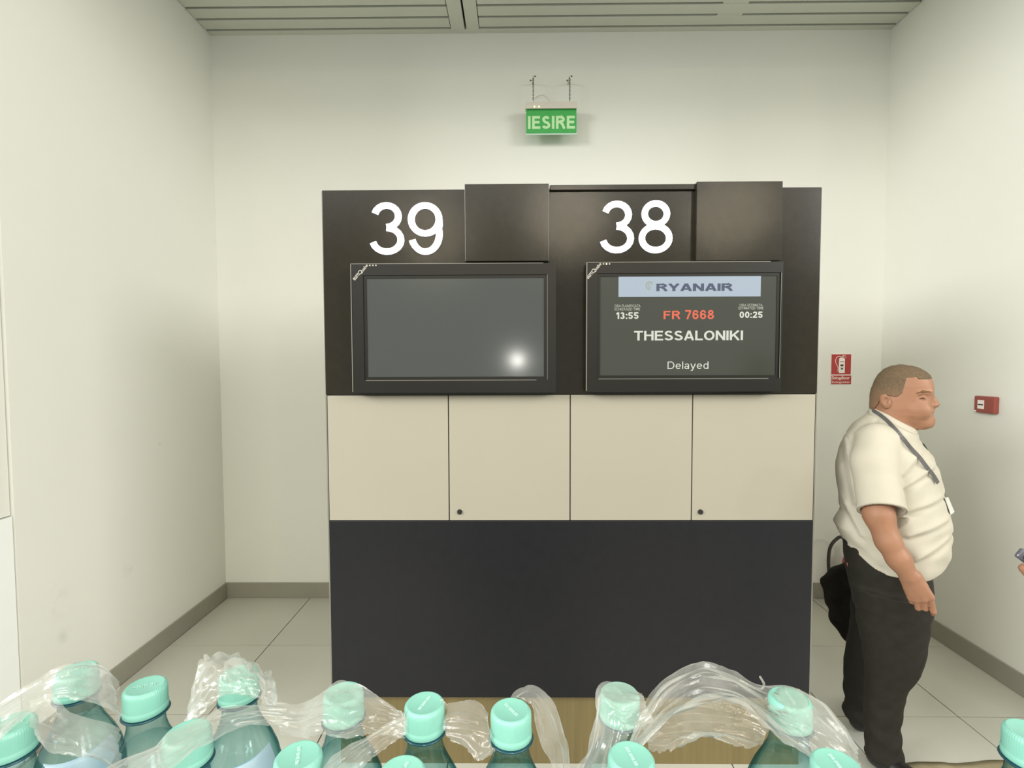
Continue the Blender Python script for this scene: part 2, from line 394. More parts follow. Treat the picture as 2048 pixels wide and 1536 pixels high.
# ------------------------------------------------------------------ monitors
def monitor(outer, inner, on, label):
    YM = DC-.055; ox0, oy0, ox1, oy1 = outer
    a = U(ox0, oy1, Y=YM); b = U(ox1, oy0, Y=YM)
    root = tag(empty('flight_monitor', ((a.x+b.x)/2, DC-.03, a.z)), label, 'monitor', 'gate monitors')
    p = P(root)
    ia = U(inner[0], inner[3], Y=YM); ib = U(inner[2], inner[1], Y=YM)
    # bezel as a stepped frame around the screen
    bm = bmesh.new()
    s = .036
    def ring(o_, i_, y0, y1):
        (X0, Z0, X1, Z1), (x0, z0, x1, z1) = o_, i_
        box_bm(bm, X0, x0, y0, y1, Z0, Z1); box_bm(bm, x1, X1, y0, y1, Z0, Z1)
        box_bm(bm, x0, x1, y0, y1, Z0, z0); box_bm(bm, x0, x1, y0, y1, z1, Z1)
    O = (a.x, a.z, b.x, b.z); I = (ia.x-.012, ia.z-.012, ib.x+.012, ib.z+.012); I2 = (ia.x, ia.z, ib.x, ib.z)
    ring(O, I, YM, DC-.004); ring(I, I2, YM+.004, DC-.004)
    p(bm_obj('bezel', bm, M_BEZEL, root))
    p(box('back_shell', a.x+.004, b.x-.004, YM+.012, DC-.002, a.z+.004, b.z-.004, M_BEZEL, root))
    scn = p(box('screen', ia.x, ib.x, YM+.007, YM+.011, ia.z, ib.z, M_SCREEN_ON if on else M_SCREEN_OFF, root))
    # lighter bevel lines: top and left outside, right and bottom inside
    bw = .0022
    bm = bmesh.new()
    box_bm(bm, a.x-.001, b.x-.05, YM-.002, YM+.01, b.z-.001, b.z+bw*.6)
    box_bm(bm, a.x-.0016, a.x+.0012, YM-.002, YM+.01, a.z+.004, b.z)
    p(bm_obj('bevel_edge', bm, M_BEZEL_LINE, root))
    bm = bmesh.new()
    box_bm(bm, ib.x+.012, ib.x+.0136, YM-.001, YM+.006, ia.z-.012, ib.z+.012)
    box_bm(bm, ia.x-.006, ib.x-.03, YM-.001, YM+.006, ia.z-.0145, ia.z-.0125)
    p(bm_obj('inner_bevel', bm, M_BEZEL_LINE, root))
    # corner logo running up at an angle, and three indicator dots
    lx, ly = ox0+15, oy0+19
    o = p(text_rect('logo', 'eurn', (lx-17, ly+6, lx-4, ly+13), YM-.0002, M_LOGO, root, bold=.02, rot=0, depth=.0006))
    bpy.data.objects.remove(o)
    def slant(body, cx, cy, w, h):
        q = p(text_rect('logo', body, (cx-w/2, cy-h/2, cx+w/2, cy+h/2), YM-.0002, M_LOGO, root, bold=.02, depth=.0006))
        c = U(cx, cy, Y=YM); R_ = Matrix.Translation(c) @ Matrix.Rotation(-.86, 4, 'Y') @ Matrix.Translation(-c)
        q.data.transform(R_)
    slant('eurn', lx-8.5, ly+8.5, 16, 6.5); slant('Q', lx-.5, ly, 9, 9); slant('uabe', lx+8, ly-9.5, 16, 6.5)
    for k, dx in enumerate((34, 40, 46)):
        c = U(ox0+dx, oy0+5, Y=YM)
        bm = bmesh.new(); bmesh.ops.create_cone(bm, cap_ends=True, segments=14, radius1=.0032, radius2=.0028, depth=.003, matrix=Matrix.Translation((c.x, YM-.001, c.z)) @ Matrix.Rotation(PI/2, 4, 'X'))
        p(bm_obj('indicator', bm, M_LED if (on and k == 1) else M_LOGO, root))
    return root, scn, YM+.007
monitor((706, 526, 1112, 786), (735, 555, 1088, 754), False, 'blank grey monitor under the number 39')
mr, scn, YS = monitor((1173, 523, 1567, 784), (1200, 551, 1556, 751), True, 'lit flight monitor showing THESSALONIKI under number 38')
pm = P(mr)
def stext(body, rect, m, T=None, Y=None, name='screen_text', gap=.13):
    o = stroke_text(name, body, rect, (Y or YS), m, scn, T=T, depth=.0005, gap=gap) if T else text_rect(name, body, rect, (Y or YS), m, scn, bold=.004, depth=.0005)
    return o
o = rect_box('banner', (1237, 552, 1522, 594), YS-.001, YS, M_BANNER, scn)
stext('RYANAIR', (1312, 565, 1466, 583), M_NAVY, .20, YS-.0011, 'airline_name', .06)
# small harp-like emblem: two open arcs
def arc(cx, cy, r, a0, a1, w):
    pts = []; vs_ = []; fs = []
    n = 12
    for i in range(n+1):
        an = a0+(a1-a0)*i/n
        for rr in (r-w, r+w):
            q = U(cx+rr*math.cos(an), cy+rr*math.sin(an), Y=YS-.0013); vs_.append(q)
    for i in range(n): fs.append((2*i, 2*i+1, 2*i+3, 2*i+2))
    return vs_, fs
v1, f1 = arc(1300, 571, 7.5, PI*.45, PI*1.75, 1.4); v2, f2 = arc(1301, 571, 4.0, PI*.4, PI*1.9, .9)
o = mesh_obj('emblem', v1+v2, f1+[tuple(i+len(v1) for i in f) for f in f2], M_GOLD, scn)
stext('ORA PLANIFICATA', (1229, 609, 1281, 614.5), M_TXTG); stext('SCHEDULED TIME', (1229, 615.5, 1280, 621), M_TXTG)
stext('ORA ESTIMATA', (1479, 607.5, 1525, 613), M_TXTG); stext('ESTIMATED TIME', (1477, 613.5, 1527, 619), M_TXTG)
stext('13:55', (1232, 624.5, 1277, 638), M_TXTW, .20); stext('00:25', (1479, 623, 1525, 636), M_TXTW, .20)
stext('FR', (1327, 620, 1361, 639), M_TXTO, .17); stext('7668', (1370, 620, 1428, 639), M_TXTO, .17)
stext('THESSALONIKI', (1268, 660, 1486, 682), M_TXTW, .17, gap=.09)
stext('Delayed', (1335, 722, 1417, 742), M_TXTW, .105)

# ------------------------------------------------------------------ exit sign
YX = DB-.115
M_GREEN = mat('sign_green', (58, 150, 72), .35, .5, var=.05, scale=20, emit=(50, 150, 70), estr=.22)
M_MINT = mat('sign_letters', (176, 210, 160), .5, .3, emit=(170, 210, 160), estr=.18)
M_ALU = mat('sign_rail', (205, 200, 186), .4, .5, var=.03)
M_ACR = mat('acrylic_edge', (205, 230, 215), .2, .5, var=.02)
c = U(1103, 266, Y=YX)
ex = tag(empty('exit_sign', (c.x, YX, c.z)), 'green hanging exit sign reading IESIRE on two chains', 'sign')
pe = P(ex)
pe(rect_box('rail', (1051, 203, 1154, 216), YX-.02, YX+.035, M_ALU, ex, .003))
rr = pe(rect_box('rail_lip', (1050, 210, 1155, 217), YX-.024, YX-.018, M_ALU, ex, .001))
pn = pe(rect_box('sign_panel', (1052.5, 218, 1153, 266.5), YX-.004, YX+.006, M_GREEN, ex, .0008))
pe(rect_box('acrylic_border', (1051.5, 266.5, 1154, 269), YX-.004, YX+.006, M_ACR, ex))
o = stroke_text('sign_lettering', 'IESIRE', (1056, 228.5, 1150, 259), YX-.004, M_MINT, pn, T=.20, depth=.001, gap=.12)
for sx in (1066.5, 1139.5):
    top = U(sx, 154, Y=YX); bot = U(sx, 202, Y=YX)
    bm = bmesh.new(); n = 13; vs_, fs = [], []
    for k in range(n):
        cc = bot.lerp(top, (k+.5)/n); ln = (top-bot).length/n*.72
        ring = [cc+Vector((math.cos(a)*.0045*(k % 2), math.cos(a)*.0045*(1-k % 2), math.sin(a)*ln)) for a in [2*PI*i/10 for i in range(10)]]
        v, f = tube_data(ring, .0013, 5, True); off = len(vs_); vs_ += v; fs += [tuple(i+off for i in q) for q in f]
    ch = pe(mesh_obj('chain', vs_, fs, M_DARKSTEEL, ex, True))
    # hook plate on the wall with two screws
    hk = pe(tube('wall_hook', [top+Vector((0, .115, .012)), top+Vector((0, .02, .012)), top+Vector((0, .0, .006)), top+Vector((0, -.006, -.004))], .0045, M_ALU, ex, 8))
    for (dx, dz) in ((.013, .004), (-.017, -.024)):
        w_ = U(sx, 154, Y=DB)
        bm = bmesh.new(); bmesh.ops.create_cone(bm, cap_ends=True, segments=10, radius1=.006, radius2=.004, depth=.006, matrix=Matrix.Translation((w_.x+dx, DB-.003, w_.z+dz)) @ Matrix.Rotation(PI/2, 4, 'X'))
        pe(bm_obj('screw', bm, M_VOID, ex))
q = [U(1098, 202, Y=YX), U(1094, 195, Y=YX+.02), U(1085, 190.5, Y=YX+.06), U(1076, 192, Y=DB-.004), U(1070, 198, Y=DB-.002)]
pe(tube('cable', cat_rom(q, 14), .0022, M_ALU, ex, 6))
for sx in (1069, 1078):
    cc = U(sx, 213, Y=YX-.026)
    bm = bmesh.new(); bmesh.ops.create_uvsphere(bm, u_segments=8, v_segments=6, radius=.005, matrix=Matrix.Translation(cc))
    pe(bm_obj('lamp_dot', bm, M_LED, ex))

# ------------------------------------------------------------------ extinguisher notice on the back wall
M_RED = mat('sign_red', (176, 66, 62), .5, .35, var=.04)
M_PRINTW = mat('print_white', (240, 232, 224), .5, .3)
M_INK = mat('print_ink', (60, 66, 62), .6, .2)
c = U(1682, 768, Y=DB)
ns = tag(empty('extinguisher_notice', (c.x, DB-.001, c.z)), 'red fire extinguisher notice reading Stingator on the back wall', 'sign')
pn_ = P(ns); YN = DB-.004
pn_(rect_box('board', (1661, 707, 1704, 769), YN, DB, M_PRINTW, ns))
pn_(rect_box('red_field', (1662.5, 708.5, 1702.5, 749), YN-.001, YN, M_RED, ns))
pn_(rect_box('red_field', (1662.5, 751, 1702.5, 768.5), YN-.001, YN, M_RED, ns))
YP = YN-.0015
def poly(name, pts, Y, m, parent, root, th=.0008):
    vs_ = [U(x, y, Y=Y) for x, y in pts]; n = len(vs_)
    vs2 = [v+Vector((0, th, 0)) for v in vs_]
    fs = [tuple(range(n)), tuple(reversed(range(n, 2*n)))]+[(i, (i+1) % n, n+(i+1) % n, n+i) for i in range(n)]
    return P(root)(mesh_obj(name, vs_+vs2, fs, m, parent))
poly('pictogram', [(1678.5, 717), (1681, 715), (1687, 715), (1690, 718), (1689.3, 746), (1677.5, 746), (1678, 730)], YP, M_PRINTW, ns, ns)
hose = cat_rom([U(1683, 713.5, Y=YP), U(1676, 713, Y=YP), U(1671.5, 719, Y=YP), U(1672, 727, Y=YP), U(1676, 735, Y=YP), U(1675.5, 743, Y=YP)], 20)
pn_(tube('pictogram', hose, .0022, M_PRINTW, ns, 6))
pn_(tube('pictogram', [U(1682, 714, Y=YP), U(1687, 711, Y=YP), U(1692, 710.5, Y=YP)], .0018, M_PRINTW, ns, 6))
pn_(tube('pictogram', [U(1684, 713, Y=YP), U(1689, 713.5, Y=YP), U(1693, 715, Y=YP)], .0018, M_PRINTW, ns, 6))
for (x0, y0, x1, y1) in ((1680.5, 723, 1688.5, 723.8), (1681, 729, 1687, 732.5), (1680.5, 735.3, 1687, 736), (1682, 736.5, 1686, 739)):
    pn_(rect_box('pictogram_mark', (x0, y0, x1, y1), YP-.001, YP, M_INK, ns))
pn_(text_rect('lettering', 'Stingător', (1663.5, 752, 1700, 760.5), YN-.001, M_PRINTW, ns, bold=.012, depth=.0006))
pn_(text_rect('lettering', 'Extinguisher', (1664, 762, 1700, 767.5), YN-.001, M_PRINTW, ns, bold=.0, depth=.0006))

# ------------------------------------------------------------------ call point on the right wall
M_REDP = mat('red_plastic', (150, 76, 68), .4, .45, var=.04)
a = U(1957, 825, X=XR); b = U(2000, 793, X=XR)
ya, yb = min(a.y, b.y), max(a.y, b.y); z0 = min(a.z, b.z)+.003; z1 = max(a.z, b.z)+.004
cp = tag(empty('alarm_call_point', (XR, (ya+yb)/2, z0)), 'red fire alarm call point on the right wall', 'alarm')
pc = P(cp)
hgt = (z1-z0)*.93
bd = pc(box('housing', XR-.028, XR, ya, yb, z0, z0+hgt, M_REDP, cp, .006))
f0 = yb-.03
gl = pc(box('break_glass', XR-.030, XR-.026, yb-.062, yb-.024, z0+.022, z0+hgt-.022, M_PRINTW, cp, .001))
pc(box('press_mark', XR-.0315, XR-.0295, yb-.058, yb-.028, z0+hgt/2-.004, z0+hgt/2+.002, M_INK, cp))
pc(box('hinge_tab', XR-.030, XR-.026, yb-.016, yb-.006, z0+.004, z0+.012, M_PRINTW, cp))

# ------------------------------------------------------------------ fire extinguisher on the floor by the back wall
M_EXT = mat('extinguisher_red', (176, 40, 52), .3, .5, var=.03)
M_RUB = mat('black_rubber', (52, 48, 46), .55, .4)
ep = U(1706, 1196, Y=3.36); ep.z = 0
et = tag(empty('fire_extinguisher', ep), 'red fire extinguisher with looping black hose behind the man', 'extinguisher')
lathe('cylinder', [(.062, 0), (.068, .006), (.068, .34), (.06, .37), (.035, .395), (.02, .405), (.02, .42)], M_EXT, et)
lathe('foot_ring', [(.07, 0), (.072, .002), (.072, .02), (.069, .024)], M_RUB, et)
v, f = lathe_data([(.0686, .22), (.0688, .221), (.0688, .335), (.0686, .336)], 32, False, False)
o = mesh_obj('label_band', v, f, M_PRINTW, et, True)
for zz in (.26, .29, .31):
    v, f = lathe_data([(.0690, zz), (.0690, zz+.008)], 32, False, False)
    keep = [q for i, q in enumerate(f) if (i*3) % 7 < 4]
    mesh_obj('label_print', v, keep, M_INK, et, True)
lathe('valve', [(.016, .415), (.022, .42), (.022, .45), (.012, .455), (.012, .47)], M_DARKSTEEL, et, 16)
tube('handle', [(-.01, 0, .455), (.02, 0, .468), (.10, 0, .462)], .007, M_RUB, et, 8)
tube('handle', [(-.01, 0, .472), (.03, 0, .495), (.10, 0, .505)], .007, M_RUB, et, 8)
lp = lambda px, py: U(px, py, Y=3.30)-ep
tube('hose', cat_rom([Vector((0, -.01, .445)), lp(1686, 1075), lp(1672, 1079), lp(1660, 1096), lp(1657, 1125), lp(1660, 1155), lp(1668, 1180)], 40), .0105, M_RUB, et, 10)
tube('nozzle', [lp(1668, 1180), lp(1670, 1190), lp(1674, 1200)], [.011, .013, .017], M_RUB, et, 10)

# ------------------------------------------------------------------ crumpled brown paper on the floor by the man's shoe
M_PAPER = mat('brown_paper', (158, 148, 118), .8, .2, var=.08, scale=18)
pa = U(1808, 1528, Z=0); pb = U(2013, 1523, Z=0)
vs_, fs = [], []; NX, NY = 40, 14
for j in range(NY+1):
    for i in range(NX+1):
        u = i/NX; w_ = j/NY
        x = pa.x+(pb.x-pa.x)*u; y = pa.y-.40*w_+.006*math.sin(u*9)*(1-w_)+(pb.y-pa.y)*u
        z = .003+.005*abs(math.sin(u*13+w_*7))*(.4+.6*abs(math.sin(w_*9+u*4)))
        vs_.append((x, y, z if 0 < j < NY else max(.002, z-.004)))
for j in range(NY):
    for i in range(NX): q = j*(NX+1)+i; fs.append((q, q+1, q+NX+2, q+NX+1))
pp = mesh_obj('brown_paper', vs_, fs, M_PAPER, None, True, origin=((pa.x+pb.x)/2, 1.9, .0))
pp.modifiers.new('thick', 'SOLIDIFY').thickness = .0015
tag(pp, 'crumpled brown paper strip on the floor beside the shoe', 'paper')

# ------------------------------------------------------------------ organic shapes: signed distance grids turned into one continuous mesh
import openvdb
class Grid:
    def __init__(s, lo, hi, h):
        s.lo = np.array(lo, float); s.h = h
        s.n = np.ceil((np.array(hi)-s.lo)/h).astype(int)+1
        s.v = np.full(tuple(s.n), .08, np.float32)
    def win(s, lo, hi):
        a = np.clip(np.floor((np.array(lo)-s.lo)/s.h).astype(int), 0, s.n-1); b = np.clip(np.ceil((np.array(hi)-s.lo)/s.h).astype(int)+1, 1, s.n)
        if np.any(b <= a): return None
        sl = tuple(slice(a[i], b[i]) for i in range(3))
        ax = [(s.lo[i]+s.h*np.arange(a[i], b[i])).astype(np.float32) for i in range(3)]
        return sl, ax[0][:, None, None], ax[1][None, :, None], ax[2][None, None, :]
    def put(s, sl, d, k=0, op='add'):
        o = s.v[sl]; d = d.astype(np.float32)
        if op == 'sub': d = -d
        if op == 'add':
            if k: hh = np.maximum(k-np.abs(o-d), 0)/k; s.v[sl] = np.minimum(o, d)-hh*hh*k*.25
            else: s.v[sl] = np.minimum(o, d)
        else:
            if k: hh = np.maximum(k-np.abs(o-d), 0)/k; s.v[sl] = np.maximum(o, d)+hh*hh*k*.25
            else: s.v[sl] = np.maximum(o, d)
    def cone(s, a, b, ra, rb, k=.01, op='add'):
        a = np.array(a, float); b = np.array(b, float); m = max(ra, rb)+.06
        w = s.win(np.minimum(a, b)-m, np.maximum(a, b)+m)
        if w is None: return
        sl, X, Y, Z = w; ab = b-a
        t = np.clip(((X-a[0])*ab[0]+(Y-a[1])*ab[1]+(Z-a[2])*ab[2])/max(1e-9, ab@ab), 0, 1)
        d = np.sqrt((X-a[0]-t*ab[0])**2+(Y-a[1]-t*ab[1])**2+(Z-a[2]-t*ab[2])**2)-(ra+(rb-ra)*t)
        s.put(sl, d, k, op)
    def ell(s, c, r, k=.01, op='add', ry=0.0, rz=0.0):
        c = np.array(c, float); m = max(r)+.05
        w = s.win(c-m, c+m)
        if w is None: return
        sl, X, Y, Z = w; x, y, z = X-c[0], Y-c[1], Z-c[2]
        if ry: cs, sn = math.cos(ry), math.sin(ry); x, z = cs*x+sn*z, -sn*x+cs*z
        if rz: cs, sn = math.cos(rz), math.sin(rz); x, y = cs*x+sn*y, -sn*x+cs*y
        k0 = np.sqrt((x/r[0])**2+(y/r[1])**2+(z/r[2])**2); k1 = np.sqrt((x/r[0]**2)**2+(y/r[1]**2)**2+(z/r[2]**2)**2)
        s.put(sl, k0*(k0-1)/np.maximum(k1, 1e-6), k, op)
    def slices(s, front, back, hw, wc=0.0, n=2.4, k=.02, op='add', lo=None, hi=None, disp=None):
        """stack of superellipses: front/back = [(t,z)], hw = [(z,half width)], wc centre offset (number or [(z,w)])"""
        f = sorted([(z, t) for t, z in front]); b = sorted([(z, t) for t, z in back]); hh = sorted(hw)
        z0 = max(f[0][0], b[0][0]) if lo is None else lo; z1 = min(f[-1][0], b[-1][0]) if hi is None else hi
        tmn = min(x[1] for x in b)-.06; tmx = max(x[1] for x in f)+.06; wm = max(x[1] for x in hh)+.06
        wl = wc if isinstance(wc, (int, float)) else None
        wa = wl if wl is not None else min(x[1] for x in wc); wb = wl if wl is not None else max(x[1] for x in wc)
        w = s.win((tmn, wa-wm, z0-.06), (tmx, wb+wm, z1+.06))
        sl, X, Y, Z = w; zz = np.clip(Z[0, 0], z0, z1)
        tf = np.interp(zz, *zip(*f)); tb = np.interp(zz, *zip(*b)); B = np.interp(zz, *zip(*hh))
        for _ in range(2):
            pass
        C = np.full_like(tf, wl) if wl is not None else np.interp(zz, *zip(*sorted(wc)))
        A = np.maximum((tf-tb)/2, .004)[None, None, :]; T = ((tf+tb)/2)[None, None, :]; B = np.maximum(B, .004)[None, None, :]; C = C[None, None, :]
        q = ((np.abs(X-T)/A)**n+(np.abs(Y-C)/B)**n)**(1/n)
        d = (q-1)*np.minimum(A, B)
        dz = np.maximum(z0-Z, Z-z1)
        d = np.maximum(d, dz)
        if disp is not None: d = d+disp(X, Y, Z)
        s.put(sl, d, k, op)
    def smooth(s, it=1):
        for _ in range(it):
            for ax in range(3):
                v = s.v; p = np.concatenate([v.take([0], ax), v, v.take([-1], ax)], ax)
                n = v.shape[ax]
                s.v = (.25*p.take(range(0, n), ax)+.5*p.take(range(1, n+1), ax)+.25*p.take(range(2, n+2), ax)).astype(np.float32)
    def mesh(s, name, m, parent=None):
        g = openvdb.FloatGrid(.08); g.copyFromArray(np.ascontiguousarray(s.v))
        pts, quads = g.convertToQuads(isovalue=0.0)
        pts = pts*s.h+s.lo
        me = bpy.data.meshes.new(name)
        me.from_pydata(pts.tolist(), [], quads[:, ::-1].tolist()); me.update()
        me.polygons.foreach_set('use_smooth', [True]*len(me.polygons))
        # outward orientation
        vol = 0.0
        p = pts[quads[:, ::-1]]; vol = np.einsum('ij,ij->i', p[:, 0], np.cross(p[:, 1], p[:, 2])).sum()+np.einsum('ij,ij->i', p[:, 0], np.cross(p[:, 2], p[:, 3])).sum()
        if vol < 0: me.flip_normals()
        me.materials.append(m)
        o = bpy.data.objects.new(name, me); link(o, parent)
        return o

# ------------------------------------------------------------------ the man
D0 = 2.12; PHI = math.radians(-37)
O3 = U(1790, 900, Y=D0); O3 = Vector((O3.x, O3.y, 0))
E1 = Vector((math.cos(PHI), math.sin(PHI), 0)); E2 = Vector((-math.sin(PHI), math.cos(PHI), 0))
def ML(px, py, w=0.0):
    d = ray(px, py); k = ((O3-CAMP).dot(E2)+w)/d.dot(E2)
    p = CAMP+d*k-O3
    return (p.dot(E1), p.z)
def M3(px, py, w=0.0):
    t, z = ML(px, py, w); return np.array((t, w, z))
M_SKIN = mat('skin', (154, 112, 86), .5, .35, var=.06, scale=30, sub=.08)
M_HAIR = mat('buzz_hair', (104, 88, 68), .8, .2, var=.18, scale=160)
M_SHIRT = mat('white_shirt_cotton', (190, 184, 167), .8, .2, var=.02, scale=20, bump=.05, bscale=40)
M_TROU = mat('dark_trousers', (36, 34, 27), .75, .25, var=.12, scale=30, bump=.08, bscale=50)
M_SHOE = mat('black_leather', (26, 25, 23), .4, .5)
M_BROW = mat('eyebrow_hair', (112, 84, 58), .8, .2)
M_EYE = mat('dark_eye', (60, 42, 30), .3, .5)
M_LIP = mat('lip', (152, 98, 78), .5, .3)

def hair_fade(m):
    """clipped hair lets the skin show towards the neck and temples"""
    nt = m.node_tree; L = nt.links.new; b = nt.nodes['Principled BSDF']; rp = [n for n in nt.nodes if n.type == 'VALTORGB'][0]; tc = [n for n in nt.nodes if n.type == 'TEX_COORD'][0]
    sx = nt.nodes.new('ShaderNodeSeparateXYZ'); L(tc.outputs['Object'], sx.inputs[0])
    mr = nt.nodes.new('ShaderNodeMapRange'); mr.inputs[1].default_value = ML(1770, 768)[1]; mr.inputs[2].default_value = ML(1770, 806)[1]; mr.inputs[3].default_value = 0; mr.inputs[4].default_value = .6; L(sx.outputs['Z'], mr.inputs[0])
    mx = nt.nodes.new('ShaderNodeMix'); mx.data_type = 'RGBA'; L(mr.outputs[0], mx.inputs['Factor']); L(rp.outputs[0], mx.inputs[6]); mx.inputs[7].default_value = lin((146, 112, 86))+(1,); L(mx.outputs[2], b.inputs['Base Color'])
hair_fade(M_HAIR)
body = Grid((-.32, -.36, .62), (.30, .40, 1.76), .0032)
# neck and hidden trunk tie head and arms together
body.cone(M3(1790, 800), M3(1778, 880), .078, .085, .03)
body.ell((0.0, 0, 1.22), (.10, .15, .22), .03)
head_c = np.array(M3(1805, 792))
HF = [(1806, 729.3), (1822, 730.7), (1838.7, 735.6), (1852.3, 743.4), (1860.2, 750.3), (1863, 756.1), (1867, 764), (1869.5, 774.7), (1869, 782), (1866.5, 788), (1865, 794), (1864.5, 802), (1865, 812), (1866.5, 817), (1867, 822), (1865.5, 826), (1865, 832.3), (1866, 839), (1864, 846), (1856, 850.4), (1846, 854.3)]
HB = [(1798, 729.3), (1783, 731.2), (1768.4, 737.6), (1756.6, 748.3), (1748.8, 761), (1744.4, 776.6), (1743.5, 788.4), (1746.4, 808), (1752, 822), (1764, 836), (1785, 846), (1815, 854)]
zt = ML(1802, 729)[1]
hwt = [(zt, .006), (zt-.004, .030), (zt-.012, .048), (zt-.026, .063), (zt-.05, .075), (zt-.09, .080), (zt-.14, .081), (zt-.18, .080), (zt-.205, .076), (zt-.23, .064), (zt-.245, .05), (zt-.262, .03)]
body.slices([ML(*p) for p in HF], [ML(*p) for p in HB], hwt, 0, 2.35, .012)
hfz = sorted([(z, t) for t, z in [ML(*p) for p in HF]]); hbz = sorted([(z, t) for t, z in [ML(*p) for p in HB]]); hwz_ = sorted(hwt)
def HS(px, py, off=0.0, sg=-1):
    """point on the near side of the head seen at a photo position, pushed out by off; mirrored for the far side"""
    w_ = .05
    for _ in range(8):
        t, z = ML(px, py, -w_)
        tf = np.interp(z, *zip(*hfz)); tb = np.interp(z, *zip(*hbz)); b = np.interp(z, *zip(*hwz_))
        q = min(.999, abs(t-(tf+tb)/2)/((tf-tb)/2)); w_ = b*(1-q**2.35)**(1/2.35)
    t, z = ML(px, py, -(w_+off)); return np.array((t, sg*(w_+off), z))
for sg in (-1, 1):
    body.ell(HS(1840, 821, -.014, sg), (.034, .022, .030), .02)                     # cheek
    body.cone(HS(1838, 785, -.006, sg), HS(1860, 784, -.006, sg), .0075, .0085, .010)  # brow ridge
    body.ell(HS(1848, 795, .003, sg), (.017, .010, .0085), .010, 'sub', 0, -sg*.6)      # socket
    body.ell(HS(1845.5, 796, -.0075, sg), (.012, .0105, .0095), .004)                # lidded eyeball
    body.ell(M3(1866, 810.5, sg*.013), (.0120, .0090, .0090), .007)                 # nostril wing
    e = M3(1770, 802.5, sg*.084)
    body.ell(e, (.020, .009, .031), .006, 'add', .25, sg*.35)
    body.ell(e+np.array((.004, sg*.010, .003)), (.010, .008, .016), .005, 'sub', .25)
    body.ell(e+np.array((.012, sg*.004, -.006)), (.006, .006, .010), .004)
body.cone(M3(1864, 791), M3(1870.5, 807), .0075, .0108, .010)
body.ell(M3(1872, 808.8), (.0115, .0115, .0112), .007)
body.cone(M3(1867, 816), M3(1865, 821), .006, .008, .008)
body.ell(M3(1861.5, 822.8), (.0105, .024, .0055), .006)
body.ell(M3(1861, 829.5), (.0098, .021, .0055), .006)
body.cone(HS(1855, 827, .001, -1), M3(1869, 826, 0), .0016, .0016, .002, 'sub'); body.cone(HS(1855, 827, .001, 1), M3(1869, 826, 0), .0016, .0016, .002, 'sub')
body.ell(M3(1857, 840), (.020, .024, .018), .014)
body.ell(M3(1845, 849), (.035, .045, .018), .02)
# right arm, hanging forward, back of the hand to the viewer
sh, el, wr = M3(1748, 890, -.17), M3(1776, 1083, -.275), M3(1819, 1153, -.272)
body.cone(sh, M3(1757, 1030, -.262), .062, .050, .02); body.cone(M3(1757, 1030, -.262), el, .050, .041, .02)
body.cone(el, M3(1797, 1118, -.275), .041, .039, .02); body.cone(M3(1797, 1118, -.275), wr, .039, .030, .02)
def hand(T):
    """right hand, T maps points (used mirrored for the left)"""
    W0 = -.272
    k5, k4, k3, k2 = M3(1822, 1196, W0+.006), M3(1833.5, 1199, W0-.001), M3(1847.5, 1198, W0-.003), M3(1861, 1194, W0+.002)
    wa, wb = M3(1811, 1158, W0), M3(1831, 1153, W0)
    for k_, w_, r1 in ((k5, wa, .0125), (k4, wa*.65+wb*.35, .0135), (k3, wa*.35+wb*.65, .0138), (k2, wb, .0135)):
        body.cone(T(w_), T(k_), .019, r1, .012)
    body.ell(T((k5+k2+wa+wb)/4), (.030, .019, .036), .014)
    for (k_, px, py, px2, py2, r) in ((k5, 1823.5, 1203, 1828, 1199, .0092), (k4, 1836, 1216, 1838, 1205, .0100), (k3, 1850.5, 1217, 1850, 1206, .0102), (k2, 1867, 1223, 1866.5, 1228, .0096)):
        last = py2 > py
        m_ = M3(px, py, W0+.012); e_ = M3(px2, py2, W0+(.030 if last else .042))
        body.cone(T(k_), T(m_), r+.0012, r, .003); body.cone(T(m_), T(e_), r, r-.0012, .003)
        if not last: body.cone(T(e_), T(M3(px2-4, py2-12, W0+.040)), r-.0012, r-.002, .002)
    th0, th1, th2 = M3(1846, 1172, W0+.022), M3(1861, 1196, W0+.036), M3(1863, 1216, W0+.044)
    body.cone(T(wb), T(th0), .018, .015, .012); body.cone(T(th0), T(th1), .0145, .0115, .008); body.cone(T(th1), T(th2), .0115, .009, .004)
hand(lambda p: np.array(p))
# left arm on the far side, hand back by the thigh
dx = np.array((-.20, 0, .11))
fl_ = lambda p: np.array((p[0], -p[1], p[2]))
shL, elL, wrL = fl_(sh), fl_(el)+np.array((-.12, .03, .06)), fl_(wr)+dx
body.cone(shL, elL, .062, .042, .02); body.cone(elL, wrL, .042, .030, .02)
hand(lambda p: fl_(p)+dx)
man = body.mesh('person', M_SKIN)
man.location = O3; man.rotation_euler = (0, 0, PHI)
tag(man, 'heavyset man in short-sleeved white shirt and dark trousers, standing in profile', 'person')
# hair: a close shell over the skull
hair = Grid((body.lo[0], -.13, ML(1750, 830)[1]-.01), (.16, .13, zt+.02), .0026)
hair.slices([ML(*p) for p in HF], [ML(*p) for p in HB], hwt, 0, 2.35, 0)
hair.cone(M3(1790, 800), M3(1778, 880), .078, .085, .03)
hair.v -= .0014
sl, X, Y, Z = hair.win(hair.lo, hair.lo+hair.h*(hair.n-1))
hl = [ML(1728, 850), ML(1752, 812), ML(1757, 806), ML(1764, 788), ML(1779, 789), ML(1793, 791.5), ML(1805, 783), ML(1809, 769), ML(1813, 755), ML(1832, 753.5), ML(1838, 758.5), ML(1863, 757), ML(1880, 757)]
cut = np.interp(X, [p[0] for p in hl], [p[1] for p in hl])-Z
cut = cut+.002*np.sin(X*400)*np.sin(Y*300)
